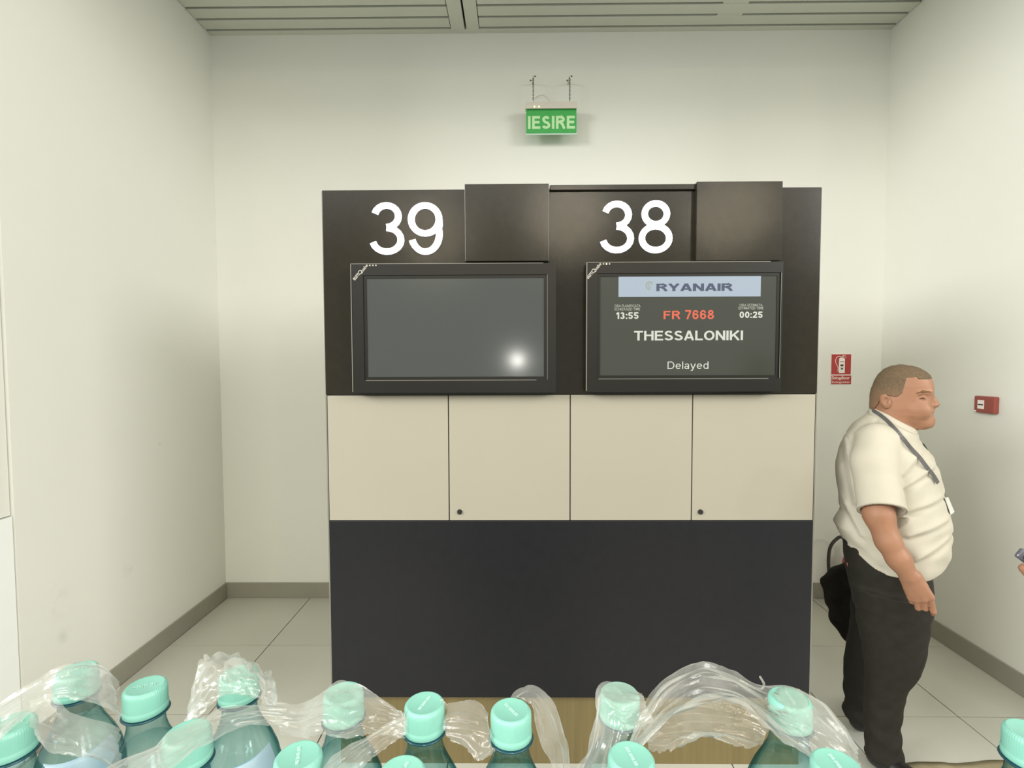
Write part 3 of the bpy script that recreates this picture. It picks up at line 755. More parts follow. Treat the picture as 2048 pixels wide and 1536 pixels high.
# behind the ear the hair reaches down to the collar
hair.v = np.maximum(hair.v, np.broadcast_to(cut*.7, hair.v.shape)).astype(np.float32)
ho = hair.mesh('hair', M_HAIR, man); ho['label'] = 'very short brown hair'
for sg in (-1, 1):
    g = Grid((-.2, -.1, 1.4), (.2, .1, 1.72), .0022)
    g.cone(HS(1834, 786, .001, sg), HS(1846, 783, .0025, sg), .0026, .0048, 0); g.cone(HS(1846, 783, .0025, sg), HS(1860, 784, .0025, sg), .0048, .0040, .004)
    g.mesh('eyebrow', M_BROW, man)
    g = Grid((-.2, -.1, 1.4), (.2, .1, 1.72), .0018)
    g.cone(HS(1840.5, 797, .0015, sg), HS(1848, 796.2, .003, sg), .0018, .0032, 0)
    g.mesh('eye', M_EYE, man)

# shirt
SF = [(1828, 843), (1832, 850), (1837, 857), (1838.5, 870), (1840, 881.6), (1858, 901), (1868, 915), (1875.6, 929.7), (1882, 951.6), (1886, 971), (1891, 991), (1897, 1010), (1903, 1028), (1905.5, 1052), (1906, 1070), (1905, 1087), (1900, 1112), (1896.6, 1124), (1886, 1142)]
SB = [(1746, 812), (1741, 821), (1725, 832), (1709, 844), (1697, 856), (1687.5, 870.6), (1676.6, 897), (1672, 918), (1671, 930), (1672, 945), (1674, 962.5), (1679, 1002), (1681, 1010), (1673, 1024), (1667, 1036), (1672, 1048), (1684, 1066), (1690, 1085), (1696, 1110)]
shw = [(.80, .195), (.92, .208), (1.05, .216), (1.2, .214), (1.32, .208), (1.37, .198), (1.405, .180), (1.43, .150), (1.455, .112), (1.48, .085), (1.52, .068)]
FOLDS = [((1806, 966), (1868, 934), .007, .011), ((1812, 1012), (1884, 996), .006, .012), ((1818, 1060), (1896, 1040), .006, .013), ((1830, 1108), (1897, 1080), .006, .012),
         ((1690, 880), (1714, 1000), .006, .014), ((1700, 872), (1742, 846), .005, .012), ((1690, 1005), (1726, 1060), .006, .012), ((1806, 940), (1840, 905), .005, .012)]
def folds(X, Y, Z):
    acc = 0
    for a_, b_, am, wd in FOLDS:
        (x0, z0), (x1, z1) = ML(a_[0], a_[1], -.12), ML(b_[0], b_[1], -.12); L2 = (x1-x0)**2+(z1-z0)**2
        t = np.clip(((X-x0)*(x1-x0)+(Z-z0)*(z1-z0))/L2, 0, 1)
        sd_ = ((X-x0)*(z1-z0)-(Z-z0)*(x1-x0))/math.sqrt(L2)
        d2 = np.sqrt((X-x0-t*(x1-x0))**2+(Z-z0-t*(z1-z0))**2)
        acc = acc-am*np.exp(-(d2/wd)**2)+am*.9*np.exp(-((d2-wd*1.2)/wd)**2)*(sd_ > 0)
    return acc+(.0026*np.sin(Z*62+X*30+3*np.sin(Y*14))*np.clip((1.18-Z)*4, 0, 1)
            + .0020*np.sin((X*1.0+Z*.8)*55+2*np.sin(Y*11)) * np.clip((Z-1.0)*3, 0, 1)
            + .0014*np.sin((X*.7-Z*.5)*95+np.sin(Y*30)*1.5))
sg_ = Grid((-.36, -.38, .74), (.34, .38, 1.58), .0046)
sg_.slices([ML(*p) for p in SF], [ML(*p) for p in SB], shw, 0, 2.25, 0, hi=ML(1746, 812)[1], disp=folds)
w = sg_.win(sg_.lo, sg_.lo+sg_.h*sg_.n); sl, X, Y, Z = w
pA, pB = ML(1742, 816), ML(1835, 868)
cutn = np.array((pA[1]-pB[1], pB[0]-pA[0])); cutn /= np.linalg.norm(cutn)
sg_.v[sl] = np.maximum(sg_.v[sl], np.broadcast_to((X-pA[0])*cutn[0]+(Z-pA[1])*cutn[1], sg_.v[sl].shape)).astype(np.float32)
for sd in (-1, 1):
    ofs = np.array((0, 0, 0)) if sd < 0 else np.array((-.05, 0, 0))
    mp_ = (lambda p: p) if sd < 0 else fl_
    s0, s1, s2 = mp_(M3(1752, 880, -.165)), mp_(M3(1748, 925, -.222)), mp_(M3(1763, 1020, -.262))+ofs
    sg_.cone(s0, s1, .066, .076, .03); sg_.cone(s1, s2, .076, .0785, .02)
    # flat cuff with an open dark mouth around the arm
    ax = (s2-s1)/np.linalg.norm(s2-s1); axc = ax+np.array((0, sd*.42, 0)); axc /= np.linalg.norm(axc)
    w = sg_.win(s2-.16, s2+.16); sl, X, Y, Z = w
    cutp = (X-s2[0])*axc[0]+(Y-s2[1])*axc[1]+(Z-s2[2])*axc[2]-.004
    near = np.sqrt((X-s2[0])**2+(Y-s2[1])**2+(Z-s2[2])**2)-.105
    rad = np.abs(Y)-.20
    mask = np.where((sd*Y > .185) & (near < 0), cutp, -1)
    sg_.v[sl] = np.maximum(sg_.v[sl], mask.astype(np.float32))
    sg_.cone(s2-ax*.06, s2+ax*.10, .060, .074, .004, 'sub') if False else sg_.cone(s2-ax*.05, s2+ax*.03, .058, .0735, .003, 'sub')
# hem: short at the side, fuller over the belly
hemp = [ML(1660, 1062), ML(1684, 1067), ML(1711, 1079), ML(1753, 1109), ML(1800, 1131), ML(1837, 1139), ML(1858, 1136), ML(1897, 1125), ML(1930, 1120)]
w = sg_.win(sg_.lo, sg_.lo+sg_.h*sg_.n); sl, X, Y, Z = w
hc = np.interp(X, [p[0] for p in hemp], [p[1] for p in hemp])-Z
mask = np.where(np.abs(Y)+0*X+0*Z < .235, hc+0*Y, -1)
sg_.v[sl] = np.maximum(sg_.v[sl], mask.astype(np.float32))
so = sg_.mesh('shirt', M_SHIRT, man); so['label'] = 'short-sleeved white shirt'
# cuff band, a proud hem at the sleeve end
def ringband(c, ax, r0, r1, h, n=36, th=.003):
    ax = Vector(ax).normalized(); u = ax.orthogonal().normalized(); v = ax.cross(u); vs_, fs = [], []
    for (rr, tt) in ((r0, 0), (r1, h), (r1-th, h), (r0-th, 0)):
        for k in range(n):
            a = 2*PI*k/n; vs_.append(Vector(c)+ax*tt+(u*math.cos(a)+v*math.sin(a))*rr)
    for i in range(4):
        for k in range(n): fs.append((i*n+k, i*n+(k+1) % n, ((i+1) % 4)*n+(k+1) % n, ((i+1) % 4)*n+k))
    return vs_, fs
s1, s2 = M3(1748, 925, -.222), M3(1763, 1020, -.262); ax = (s2-s1)/np.linalg.norm(s2-s1)
axc = ax+np.array((0, -.42, 0)); axc /= np.linalg.norm(axc)
v, f = ringband(s2-axc*.020, axc, .0800, .0812, .024); mesh_obj('sleeve_hem', v, f, M_SHIRT, man, True)
# collar: folded band tilted with the neck
def collar():
    vs_, fs = [], []; n = 48
    rings = []
    cT, cB = (np.array(M3(1746, 809))+np.array(M3(1835, 857.5)))/2, (np.array(M3(1737, 824))+np.array(M3(1832, 874)))/2
    aT = (np.array(M3(1835, 857.5))-np.array(M3(1746, 809)))/2; aB = (np.array(M3(1832, 874))-np.array(M3(1737, 824)))/2
    lay = [(cT*.8+cB*.2, aT*.93, .078), (cT, aT*.98, .082), (cT+np.array((0, 0, -.004)), aT*1.03, .086), ((cT+cB)/2, (aT*.5+aB*.5)*1.06, .100), (cB+np.array((0, 0, -.004)), aB*1.07, .120)]
    for li, (c_, a_, w_) in enumerate(lay):
        for k in range(n):
            an = 2*PI*k/n
            p = c_+a_*math.cos(an)+np.array((0, w_*math.sin(an), 0))
            if li == 4 and math.cos(an) > .55:                     # collar points at the front
                q = (math.cos(an)-.55)/.45; p = p+np.array((-.004, 0, -.016*math.sin(q*PI)))
            vs_.append(p)
    for i in range(len(lay)-1):
        for k in range(n):
            if i >= 2 and k in (0, n-1): continue                 # gap between the two collar points
            fs.append((i*n+k, i*n+(k+1) % n, (i+1)*n+(k+1) % n, (i+1)*n+k))
    o = mesh_obj('collar', vs_, fs, M_SHIRT, man, True)
    sm = o.modifiers.new('thick', 'SOLIDIFY'); sm.thickness = .004; sm.offset = 1
    return o
collar()
# lanyard laid on the chest
tfz = sorted([(z, t) for t, z in [ML(*p) for p in SF]]); tbz = sorted([(z, t) for t, z in [ML(*p) for p in SB]]); hwz = sorted(shw)
def shirt_w(t, z):
    tf = np.interp(z, *zip(*tfz)); tb = np.interp(z, *zip(*tbz)); b = np.interp(z, *zip(*hwz))
    q = min(1, abs(t-(tf+tb)/2)/((tf-tb)/2)); return b*(1-q**2.25)**(1/2.25)
M_LAN = mat('lanyard_ribbon', (92, 90, 88), .45, .4, var=.1, scale=60)
def lan_pts(px, side):
    out = []
    for (x, y, wmin) in px:
        w_ = wmin
        for _ in range(6):
            t, z = ML(x, y, -w_); w_ = max(wmin, shirt_w(t, z)+.017) if wmin < .5 else wmin
        t, z = ML(x, y, -w_); out.append(Vector((t, -w_*side, z)))
    return out
def ribbon(pts, wid, nrm_c, th=.0018):
    pts = cat_rom(pts, 40); vs_, fs = [], []
    for i, p in enumerate(pts):
        t = (pts[min(i+1, len(pts)-1)]-pts[max(i-1, 0)]).normalized()
        nr = (p-Vector((nrm_c[0], nrm_c[1], p.z))).normalized(); bi = t.cross(nr).normalized(); nr = bi.cross(t).normalized()
        for (a_, b_) in ((-1, 0), (1, 0), (1, 1), (-1, 1)): vs_.append(p+bi*wid/2*a_+nr*th*b_)
    for i in range(len(pts)-1):
        for k in range(4): fs.append((i*4+k, i*4+(k+1) % 4, (i+1)*4+(k+1) % 4, (i+1)*4+k))
    return vs_, fs
Lp = [(1741.5, 818, .02), (1748, 822, .075), (1760, 829.5, .100), (1775, 842, .112), (1790, 858, .118), (1806, 877, .11), (1822, 897, .09), (1838, 914, .06), (1853, 934, .04), (1866, 950, .02), (1876, 966, .008)]
v, f = ribbon(lan_pts(Lp, 1), .0145, (0.0, 0)); lan = mesh_obj('lanyard', v, f, M_LAN, man, False)
lan['label'] = 'grey lanyard around the collar'
v, f = ribbon(lan_pts(Lp, -1), .0145, (0.0, 0)); mesh_obj('lanyard', v, f, M_LAN, man, False)
c0 = Vector(M3(1878, 969, -.012))
tube('lanyard_clip', [c0, Vector(M3(1885, 976, -.014)), Vector(M3(1887, 984, -.014)), Vector(M3(1889.5, 993, -.014))], .003, M_STEEL, man, 6)
bc = [Vector(M3(x, y, w_))+Vector((.004, -.012, 0)) for x, y, w_ in ((1888, 994, -.060), (1893.5, 992.5, .0), (1906, 1022, .0), (1900, 1027, -.060))]
nb = (bc[1]-bc[0]).cross(bc[3]-bc[0]).normalized()*.003
mesh_obj('badge', bc+[p+nb for p in bc], [(0, 1, 2, 3), (7, 6, 5, 4), (0, 4, 5, 1), (1, 5, 6, 2), (2, 6, 7, 3), (3, 7, 4, 0)], mat('badge_card', (214, 214, 206), .3, .5, var=.06, scale=60), man)['label'] = 'white badge card'
tube('pen', [Vector(M3(1841, 884, .03)), Vector(M3(1848, 890, .03)), Vector(M3(1855, 901, .03))], .0032, M_INK, man, 6)

# trousers
tg = Grid((-.36, -.26, .03), (.30, .28, 1.02), .0048)
def tf_(X, Y, Z):
    return .0022*np.sin(Z*70+X*26+2*np.sin(Y*20))*np.clip((.40-Z)*3+.2, 0, 1)+.0010*np.sin((X-Z)*80)
PF = [(1846, 1060), (1858, 1095), (1865, 1136), (1867, 1174), (1866, 1205), (1864, 1240)]; PB = [(1684, 1066), (1686, 1080), (1688, 1105), (1694, 1140), (1703, 1164), (1708, 1188), (1712, 1215)]
pf, pb_ = [ML(*p) for p in PF], [ML(*p) for p in PB]
tg.slices(pf, pb_, [(.6, .165), (.75, .18), (.85, .185), (.95, .18), (1.02, .175)], 0, 2.5, 0, lo=.70, hi=.985, disp=tf_)
RF = [(1866, 1170), (1865, 1237), (1860, 1279), (1851, 1331), (1841, 1352), (1822, 1377), (1813, 1394), (1806, 1436), (1802, 1464), (1806, 1499), (1809, 1523), (1808, 1550)]
RB = [(1706, 1165), (1712, 1237), (1722, 1279), (1729, 1331), (1729, 1352), (1727, 1394), (1725, 1436), (1730, 1478), (1724, 1505), (1719, 1523), (1721, 1550)]
wR = -.10
tg.slices([ML(x, y, wR) for x, y in RF], [ML(x, y, wR) for x, y in RB], [(0, .068), (.15, .062), (.30, .066), (.45, .076), (.6, .090), (.78, .098)], wR, 2.2, .03, lo=.055, disp=tf_)
LF = [(1850, 1170), (1845, 1237), (1826, 1272), (1797, 1314), (1780, 1366), (1772, 1405), (1768, 1436), (1766, 1462), (1768, 1490)]
LB = [(1702, 1165), (1700, 1237), (1694, 1272), (1687, 1314), (1686, 1366), (1689, 1403), (1684, 1411), (1687, 1425), (1685, 1440), (1685.5, 1458), (1687, 1490)]
wL = .11
tg.slices([ML(x, y, wL) for x, y in LF], [ML(x, y, wL) for x, y in LB], [(0, .068), (.15, .062), (.30, .066), (.45, .076), (.6, .090), (.78, .098)], wL, 2.2, .03, lo=.06, disp=tf_)
to = tg.mesh('trousers', M_TROU, man); to['label'] = 'dark creased trousers'
# card peeking out of the back pocket
q = [Vector(M3(x, y, -.075)) for x, y in ((1699, 1121), (1706, 1122), (1709, 1131), (1702, 1132))]
nb = Vector((-.004, -.006, 0)); q = [p+Vector((-.004, -.03, 0)) for p in q]
mesh_obj('pocket_card', q+[p+nb for p in q], [(3, 2, 1, 0), (4, 5, 6, 7), (0, 1, 5, 4), (1, 2, 6, 5), (2, 3, 7, 6), (3, 0, 4, 7)], mat('pocket_card', (190, 110, 84), .5, .3, var=.3, scale=120), man)
# shoes
for (xx, yy, w_) in ((1722, 1530, wR), (1688, 1475, wL)):
    t0 = ML(xx, yy, w_)[0]+.01
    g = Grid((t0-.06, w_-.08, -.004), (t0+.36, w_+.08, .16), .004)
    g.cone((t0+.045, w_, .05), (t0+.19, w_, .038), .044, .042, .0); g.cone((t0+.19, w_, .034), (t0+.265, w_, .030), .044, .034, .02)
    g.cone((t0+.06, w_, .07), (t0+.07, w_, .12), .042, .044, .02)
    wn = g.win(g.lo, g.lo+g.h*g.n); sl, X, Y, Z = wn
    g.v = np.maximum(g.v, np.broadcast_to(.002-Z, g.v.shape)).astype(np.float32)
    sh_ = g.mesh('shoe', M_SHOE, man)
    ang = -.5 if w_ < 0 else 1.2
    pv = Vector((t0+.05, w_, 0)); sh_.data.transform(Matrix.Translation(pv) @ Matrix.Rotation(ang, 4, 'Z') @ Matrix.Translation(-pv))

# black bag hanging from the man's far hand
M_BAG = mat('black_bag_cloth', (40, 37, 33), .9, .15, var=.15, scale=40, bump=.2, bscale=80)
wB = .275
bg = Grid((-.55, .10, .25), (.16, .45, .82), .005)
cB = M3(1702, 1192, wB)
def bd_(X, Y, Z): return .006*np.sin(X*60)*np.sin(Z*50)
BF = [(1765, 1135), (1775, 1160), (1778, 1200), (1770, 1240), (1740, 1270), (1716, 1280)]
BB = [(1700, 1124), (1672, 1132), (1650, 1148), (1644, 1158), (1645, 1180), (1650, 1205), (1658, 1230), (1670, 1252), (1686, 1270), (1700, 1280)]
bg.slices([ML(x, y, wB) for x, y in BF], [ML(x, y, wB) for x, y in BB], [(.2, .05), (.42, .055), (.5, .075), (.6, .08), (.68, .06), (.8, .03)], wB, 2.2, 0, disp=bd_)
bg.smooth(1)
bo = bg.mesh('black_bag', M_BAG); bo.location = O3; bo.rotation_euler = (0, 0, PHI)
tag(bo, "soft rounded black bag hanging behind the man's thigh", 'bag')
tube('strap', cat_rom([Vector(M3(1700, 1138, wB)), Vector((-.16, wB, .80)), Vector((-.10, wB-.01, .825)), Vector((-.05, wB, .80)), Vector(M3(1760, 1142, wB))], 20), .006, M_BAG, bo, 8)

# ------------------------------------------------------------------ water bottles on a counter in front of the camera
ZCAP = H-.262                     # height of the cap centres
ZBOT = ZCAP+.0095-.215            # counter top
M_CAP = mat('teal_cap_plastic', (122, 178, 162), .38, .45, var=.03, scale=40, sub=.05)
M_CAPLET = mat('cap_emboss', (166, 204, 190), .4, .4, var=.02)
M_FLANGE = mat('flange_blue', (22, 74, 84), .2, .5, var=.05, trans=.3)
def sym_fresnel(nt, f0, f1):
    """schlick reflectance that is the same on both sides of a thin sheet"""
    lw = nt.nodes.new('ShaderNodeLayerWeight'); lw.inputs[0].default_value = .5
    pw = nt.nodes.new('ShaderNodeMath'); pw.operation = 'POWER'; pw.inputs[1].default_value = 4.0; nt.links.new(lw.outputs['Facing'], pw.inputs[0])
    ma = nt.nodes.new('ShaderNodeMath'); ma.operation = 'MULTIPLY_ADD'; ma.inputs[1].default_value = f1-f0; ma.inputs[2].default_value = f0; nt.links.new(pw.outputs[0], ma.inputs[0])
    return ma
def pet_mat(name='pet_wall', c0=(.72, .88, .895, 1), c1=(.12, .40, .43, 1), ior=1.5, rg=.06):
    """clear bluish bottle wall: tinted see-through, stronger tint where the wall is seen edge on, glossy by fresnel"""
    m = bpy.data.materials.new(name); m.use_nodes = True; nt = m.node_tree; L = nt.links.new
    for n in list(nt.nodes): nt.nodes.remove(n)
    out = nt.nodes.new('ShaderNodeOutputMaterial'); mix = nt.nodes.new('ShaderNodeMixShader'); tr = nt.nodes.new('ShaderNodeBsdfTransparent'); gl = nt.nodes.new('ShaderNodeBsdfGlossy')
    lw = nt.nodes.new('ShaderNodeLayerWeight'); lw.inputs[0].default_value = .35
    rp = nt.nodes.new('ShaderNodeValToRGB'); rp.color_ramp.elements[0].position = .25; rp.color_ramp.elements[0].color = c0; rp.color_ramp.elements[1].position = .95; rp.color_ramp.elements[1].color = c1
    no = nt.nodes.new('ShaderNodeTexNoise'); no.inputs['Scale'].default_value = 45; bp = nt.nodes.new('ShaderNodeBump'); bp.inputs['Strength'].default_value = .12; bp.inputs['Distance'].default_value = .004
    tc = nt.nodes.new('ShaderNodeTexCoord'); L(tc.outputs['Object'], no.inputs[0]); L(no.outputs['Fac'], bp.inputs['Height']); L(bp.outputs[0], gl.inputs['Normal'])
    L(lw.outputs['Facing'], rp.inputs[0]); L(rp.outputs[0], tr.inputs[0])
    fr = sym_fresnel(nt, .045 if ior > 1.4 else .02, .55)
    gl.inputs['Roughness'].default_value = rg
    L(fr.outputs[0], mix.inputs[0]); L(tr.outputs[0], mix.inputs[1]); L(gl.outputs[0], mix.inputs[2]); L(mix.outputs[0], out.inputs[0])
    return m
M_PET = pet_mat()
M_WATER = pet_mat('water', (.95, .985, .98, 1), (.55, .80, .78, 1), 1.33, .02)
# shared meshes; local z = 0 at the bottle's foot
HB_ = .215; zc1 = HB_; zc0 = HB_-.0195
def cap_mesh():
    vs_, fs = [], []; n = 180
    prof = [(.0150, zc0), (.0153, zc0+.0004), (.0153, zc0+.0040), (.01485, zc0+.0046), (.0149, zc0+.0054), (.0149, zc1-.0044), (.0146, zc1-.0020), (.0134, zc1-.0004), (.0126, zc1), (.0120, zc1-.0002), (.0001, zc1-.0002)]
    for i, (r, z) in enumerate(prof):
        for k in range(n):
            rr = r
            if 5 <= i <= 7: rr = r-((.00040 if i >= 6 else .00014) if k % 3 == 0 else 0)
            a = 2*PI*k/n; vs_.append((rr*math.cos(a), rr*math.sin(a), z))
    for i in range(len(prof)-1):
        for k in range(n): fs.append((i*n+k, i*n+(k+1) % n, (i+1)*n+(k+1) % n, (i+1)*n+k))
    fs.append(tuple(reversed(range(n))))
    return vs_, fs
neck = [(.0126, zc0-.001), (.0126, zc0-.0035)]
shoulder = [(.0128, zc0-.004), (.0130, zc0-.011), (.0150, zc0-.019), (.0190, zc0-.028), (.0240, zc0-.038), (.0282, zc0-.049), (.0305, zc0-.060), (.0310, zc0-.068)]
bodyp = [(.0310, .085), (.0298, .081), (.0310, .077), (.0310, .062), (.0298, .058), (.0310, .054), (.0310, .012), (.0295, .004), (.0265, .0005), (.012, .003)]
shell_prof = list(reversed(neck+shoulder+bodyp))
water_prof = list(reversed([(.0004, zc0-.027), (.0172, zc0-.027), (.0180, zc0-.0278), (.0230, zc0-.038), (.0272, zc0-.049), (.0294, zc0-.060), (.0299, zc0-.068), (.0299, .086), (.0299, .012), (.0285, .005), (.02, .004)]))
def cap_text():
    """raised line of tiny worn characters across the cap top"""
    bm = bmesh.new(); rnd = random.Random(3)
    for k in range(7):
        x = -.0066+k*.0022
        box_bm(bm, x-.0009, x-.0004, -.0011, .0011, zc1-.0003, zc1+.0002)
        if k % 2: box_bm(bm, x-.0009, x+.0007, .0006, .0011, zc1-.0003, zc1+.0002)
        if k % 3 != 1: box_bm(bm, x+.0003, x+.0008, -.0011, .0011, zc1-.0003, zc1+.0002)
        if k % 3 == 0: box_bm(bm, x-.0009, x+.0007, -.0011, -.0006, zc1-.0003, zc1+.0002)
    return bm
M_LABEL = mat('label_pale_blue', (158, 180, 192), .4, .4, var=.05, scale=30)
protoB = empty('water_bottle', (0, 0, 0))
v, f = lathe_data(shell_prof, 48, True, True); p_shell = mesh_obj('bottle_wall', v, f, M_PET, protoB, True)
v, f = lathe_data(water_prof, 48, True, True); p_water = mesh_obj('water', v, f, M_WATER, protoB, True)
v, f = lathe_data([(.0124, zc0-.0026), (.0158, zc0-.0022), (.0164, zc0-.0014), (.0158, zc0-.0006), (.0124, zc0-.0004)], 48, False, False); p_fl = mesh_obj('neck_flange', v, f, M_FLANGE, protoB, True)
v, f = cap_mesh(); p_cap = mesh_obj('cap', v, f, M_CAP, protoB, True)
p_let = bm_obj('cap_lettering', cap_text(), M_CAPLET, p_cap)
BOT = [  # photo position of the cap centre, spin of the lettering, label
    (22, 1472, .5, 'water bottle with teal cap cut off by the left picture edge'),
    (152, 1363, .5, 'leftmost tall teal-capped bottle with film stretched over its cap'),
    (291, 1394, .4, 'uncovered teal-capped bottle, second from left in the far row'),
    (375, 1490, .5, 'near-row teal-capped bottle under a streak of film on the left'),
    (478, 1369, .3, 'teal-capped bottle wrapped in crackled film, third in the far row'),
    (597, 1538, 1.9, 'near-row teal cap rising from the bottom edge left of the unit'),
    (687, 1408, 2.9, "teal-capped bottle in front of the unit's lower left corner"),
    (848, 1434, 1.2, 'bare teal-capped bottle left of centre, fifth in the far row'),
    (806, 1566, 1.3, 'teal cap sliver at the bottom edge below the centre left bottle'),
    (1022, 1444, 2.2, 'bare teal-capped bottle at the middle of the far row'),
    (1240, 1410, 1.9, 'teal-capped bottle veiled by film at the left foot of the arch'),
    (1262, 1538, 1.8, 'near-row teal cap at the bottom edge right of centre'),
    (1583, 1424, 1.5, 'teal-capped bottle hidden under film at the right foot of the arch'),
    (1668, 1548, 1.6, "near-row teal cap at the bottom edge beside the man's leg"),
    (2062, 1490, .8, 'teal-capped bottle cut off by the right picture edge')]
bpos = []
for i, (px, py, spin, lab) in enumerate(BOT):
    p = U(px, py, Z=ZCAP); bpos.append(Vector((p.x, p.y, ZBOT)))
for it in range(60):                # nudge apart so that neighbours only touch
    for i in range(len(bpos)):
        for j in range(i):
            d = bpos[i]-bpos[j]
            if d.length < .0628: k = d.normalized()*(.0628-d.length)*.5; bpos[i] += k; bpos[j] -= k
for i, (px, py, spin, lab) in enumerate(BOT):
    if i == 0: b = protoB; kids = None
    else:
        b = protoB.copy(); COL.objects.link(b)
        for ch in (p_shell, p_water, p_fl, p_cap):
            q = ch.copy(); COL.objects.link(q); q.parent = b
            if ch is p_cap: l2 = p_let.copy(); COL.objects.link(l2); l2.parent = q
    b.location = bpos[i]; b.rotation_euler = (0, 0, spin)
    if i in (1, 4):                 # the two far bottles whose pale blue label shows
        zz = [zc0-.037-.0035*k for k in range(11)]; av = math.atan2(-bpos[i].y, -bpos[i].x)-spin
        vs_ = []; n_ = 18
        for z in zz:
            r_ = float(np.interp(z, *zip(*sorted([(a_, c_) for c_, a_ in shell_prof]))))+.0006
            for k in range(n_+1): a_ = av-1.0+2.0*k/n_; vs_.append((r_*math.cos(a_), r_*math.sin(a_), z-(.006*(1-k/n_) if z == zz[0] else 0)))
        fs = [(j*(n_+1)+k, j*(n_+1)+k+1, (j+1)*(n_+1)+k+1, (j+1)*(n_+1)+k) for j in range(10) for k in range(n_)]
        mesh_obj('paper_label', vs_, fs, M_LABEL, b, True)
    tag(b, lab, 'bottle', 'water bottles in torn packs')
# counter that carries them
M_CTOP = mat('counter_top_grey', (205, 205, 196), .5, .4)
ct = tag(empty('counter', (0, .36, 0)), 'plain grey counter under the water bottles', 'counter')
pk = P(ct)
pk(box('counter_top', -.48, .46, .20, .46, ZBOT-.03, ZBOT, M_CTOP, ct, .003))
pk(box('counter_front', -.45, .43, .42, .44, 0.0, ZBOT-.03, M_BLACKLOW, ct))
for x0 in (-.45, .41): pk(box('counter_side', x0, x0+.02, .22, .42, 0, ZBOT-.03, M_BLACKLOW, ct))

# ------------------------------------------------------------------ torn shrink film
def film_mat():
    m = bpy.data.materials.new('shrink_film'); m.use_nodes = True; nt = m.node_tree; L = nt.links.new
    for n in list(nt.nodes): nt.nodes.remove(n)
    N = nt.nodes.new
    out = N('ShaderNodeOutputMaterial'); tr = N('ShaderNodeBsdfTransparent'); tr.inputs[0].default_value = (.97, .97, .95, 1)
    df = N('ShaderNodeBsdfDiffuse'); df.inputs[0].default_value = (.80, .79, .74, 1); tl = N('ShaderNodeBsdfTranslucent'); tl.inputs[0].default_value = (.80, .79, .74, 1)
    gl = N('ShaderNodeBsdfGlossy'); gl.inputs['Roughness'].default_value = .2
    mz = N('ShaderNodeMixShader'); mz.inputs[0].default_value = .5; L(df.outputs[0], mz.inputs[1]); L(tl.outputs[0], mz.inputs[2])
    tc = N('ShaderNodeTexCoord'); no = N('ShaderNodeTexNoise'); no.inputs['Scale'].default_value = 40; no.inputs['Detail'].default_value = 5; L(tc.outputs['Object'], no.inputs[0])
    lw = N('ShaderNodeLayerWeight'); lw.inputs[0].default_value = .4
    a = N('ShaderNodeMapRange'); a.inputs[1].default_value = .3; a.inputs[2].default_value = .75; a.inputs[3].default_value = .13; a.inputs[4].default_value = .32; L(no.outputs['Fac'], a.inputs[0])
    e = N('ShaderNodeMath'); e.operation = 'MULTIPLY_ADD'; L(lw.outputs['Facing'], e.inputs[0]); e.inputs[1].default_value = .40; L(a.outputs[0], e.inputs[2])
    m1 = N('ShaderNodeMixShader'); L(e.outputs[0], m1.inputs[0]); L(tr.outputs[0], m1.inputs[1]); L(mz.outputs[0], m1.inputs[2])
    fr = sym_fresnel(nt, .05, .42)
    n2 = N('ShaderNodeTexNoise'); n2.inputs['Scale'].default_value = 90; n2.inputs['Detail'].default_value = 4; L(tc.outputs['Object'], n2.inputs[0])
    bp = N('ShaderNodeBump'); bp.inputs['Strength'].default_value = .35; bp.inputs['Distance'].default_value = .003; L(n2.outputs['Fac'], bp.inputs['Height']); L(bp.outputs[0], gl.inputs['Normal'])
    m2 = N('ShaderNodeMixShader'); L(fr.outputs[0], m2.inputs[0]); L(m1.outputs[0], m2.inputs[1]); L(gl.outputs[0], m2.inputs[2]); L(m2.outputs[0], out.inputs[0])
    return m
M_FILM = film_mat()
def cap_xy(i): return bpos[i]
_rp = sorted([(z, r) for r, z in shell_prof]+[(zc0, .0164), (zc1-.001, .0153)])
def clear_bottles(p):
    """film lies on the outside of every bottle"""
    for b in bpos:
        d = Vector((p.x-b.x, p.y-b.y)); z = p.z-b.z
        if d.length > .034 or z > zc1+.0012: continue
        r = float(np.interp(z, [a for a, _ in _rp], [c for _, c in _rp]))+.0014
        if d.length < r:
            up = zc1+.0012-z
            if up < (r-d.length)*1.3 or (d.length < .004 and up < .02): p = Vector((p.x, p.y, b.z+zc1+.0012))
            else:
                d = d.normalized()*r if d.length > 1e-6 else Vector((0, -r)); p = Vector((b.x+d.x, b.y+d.y, p.z))
    return p
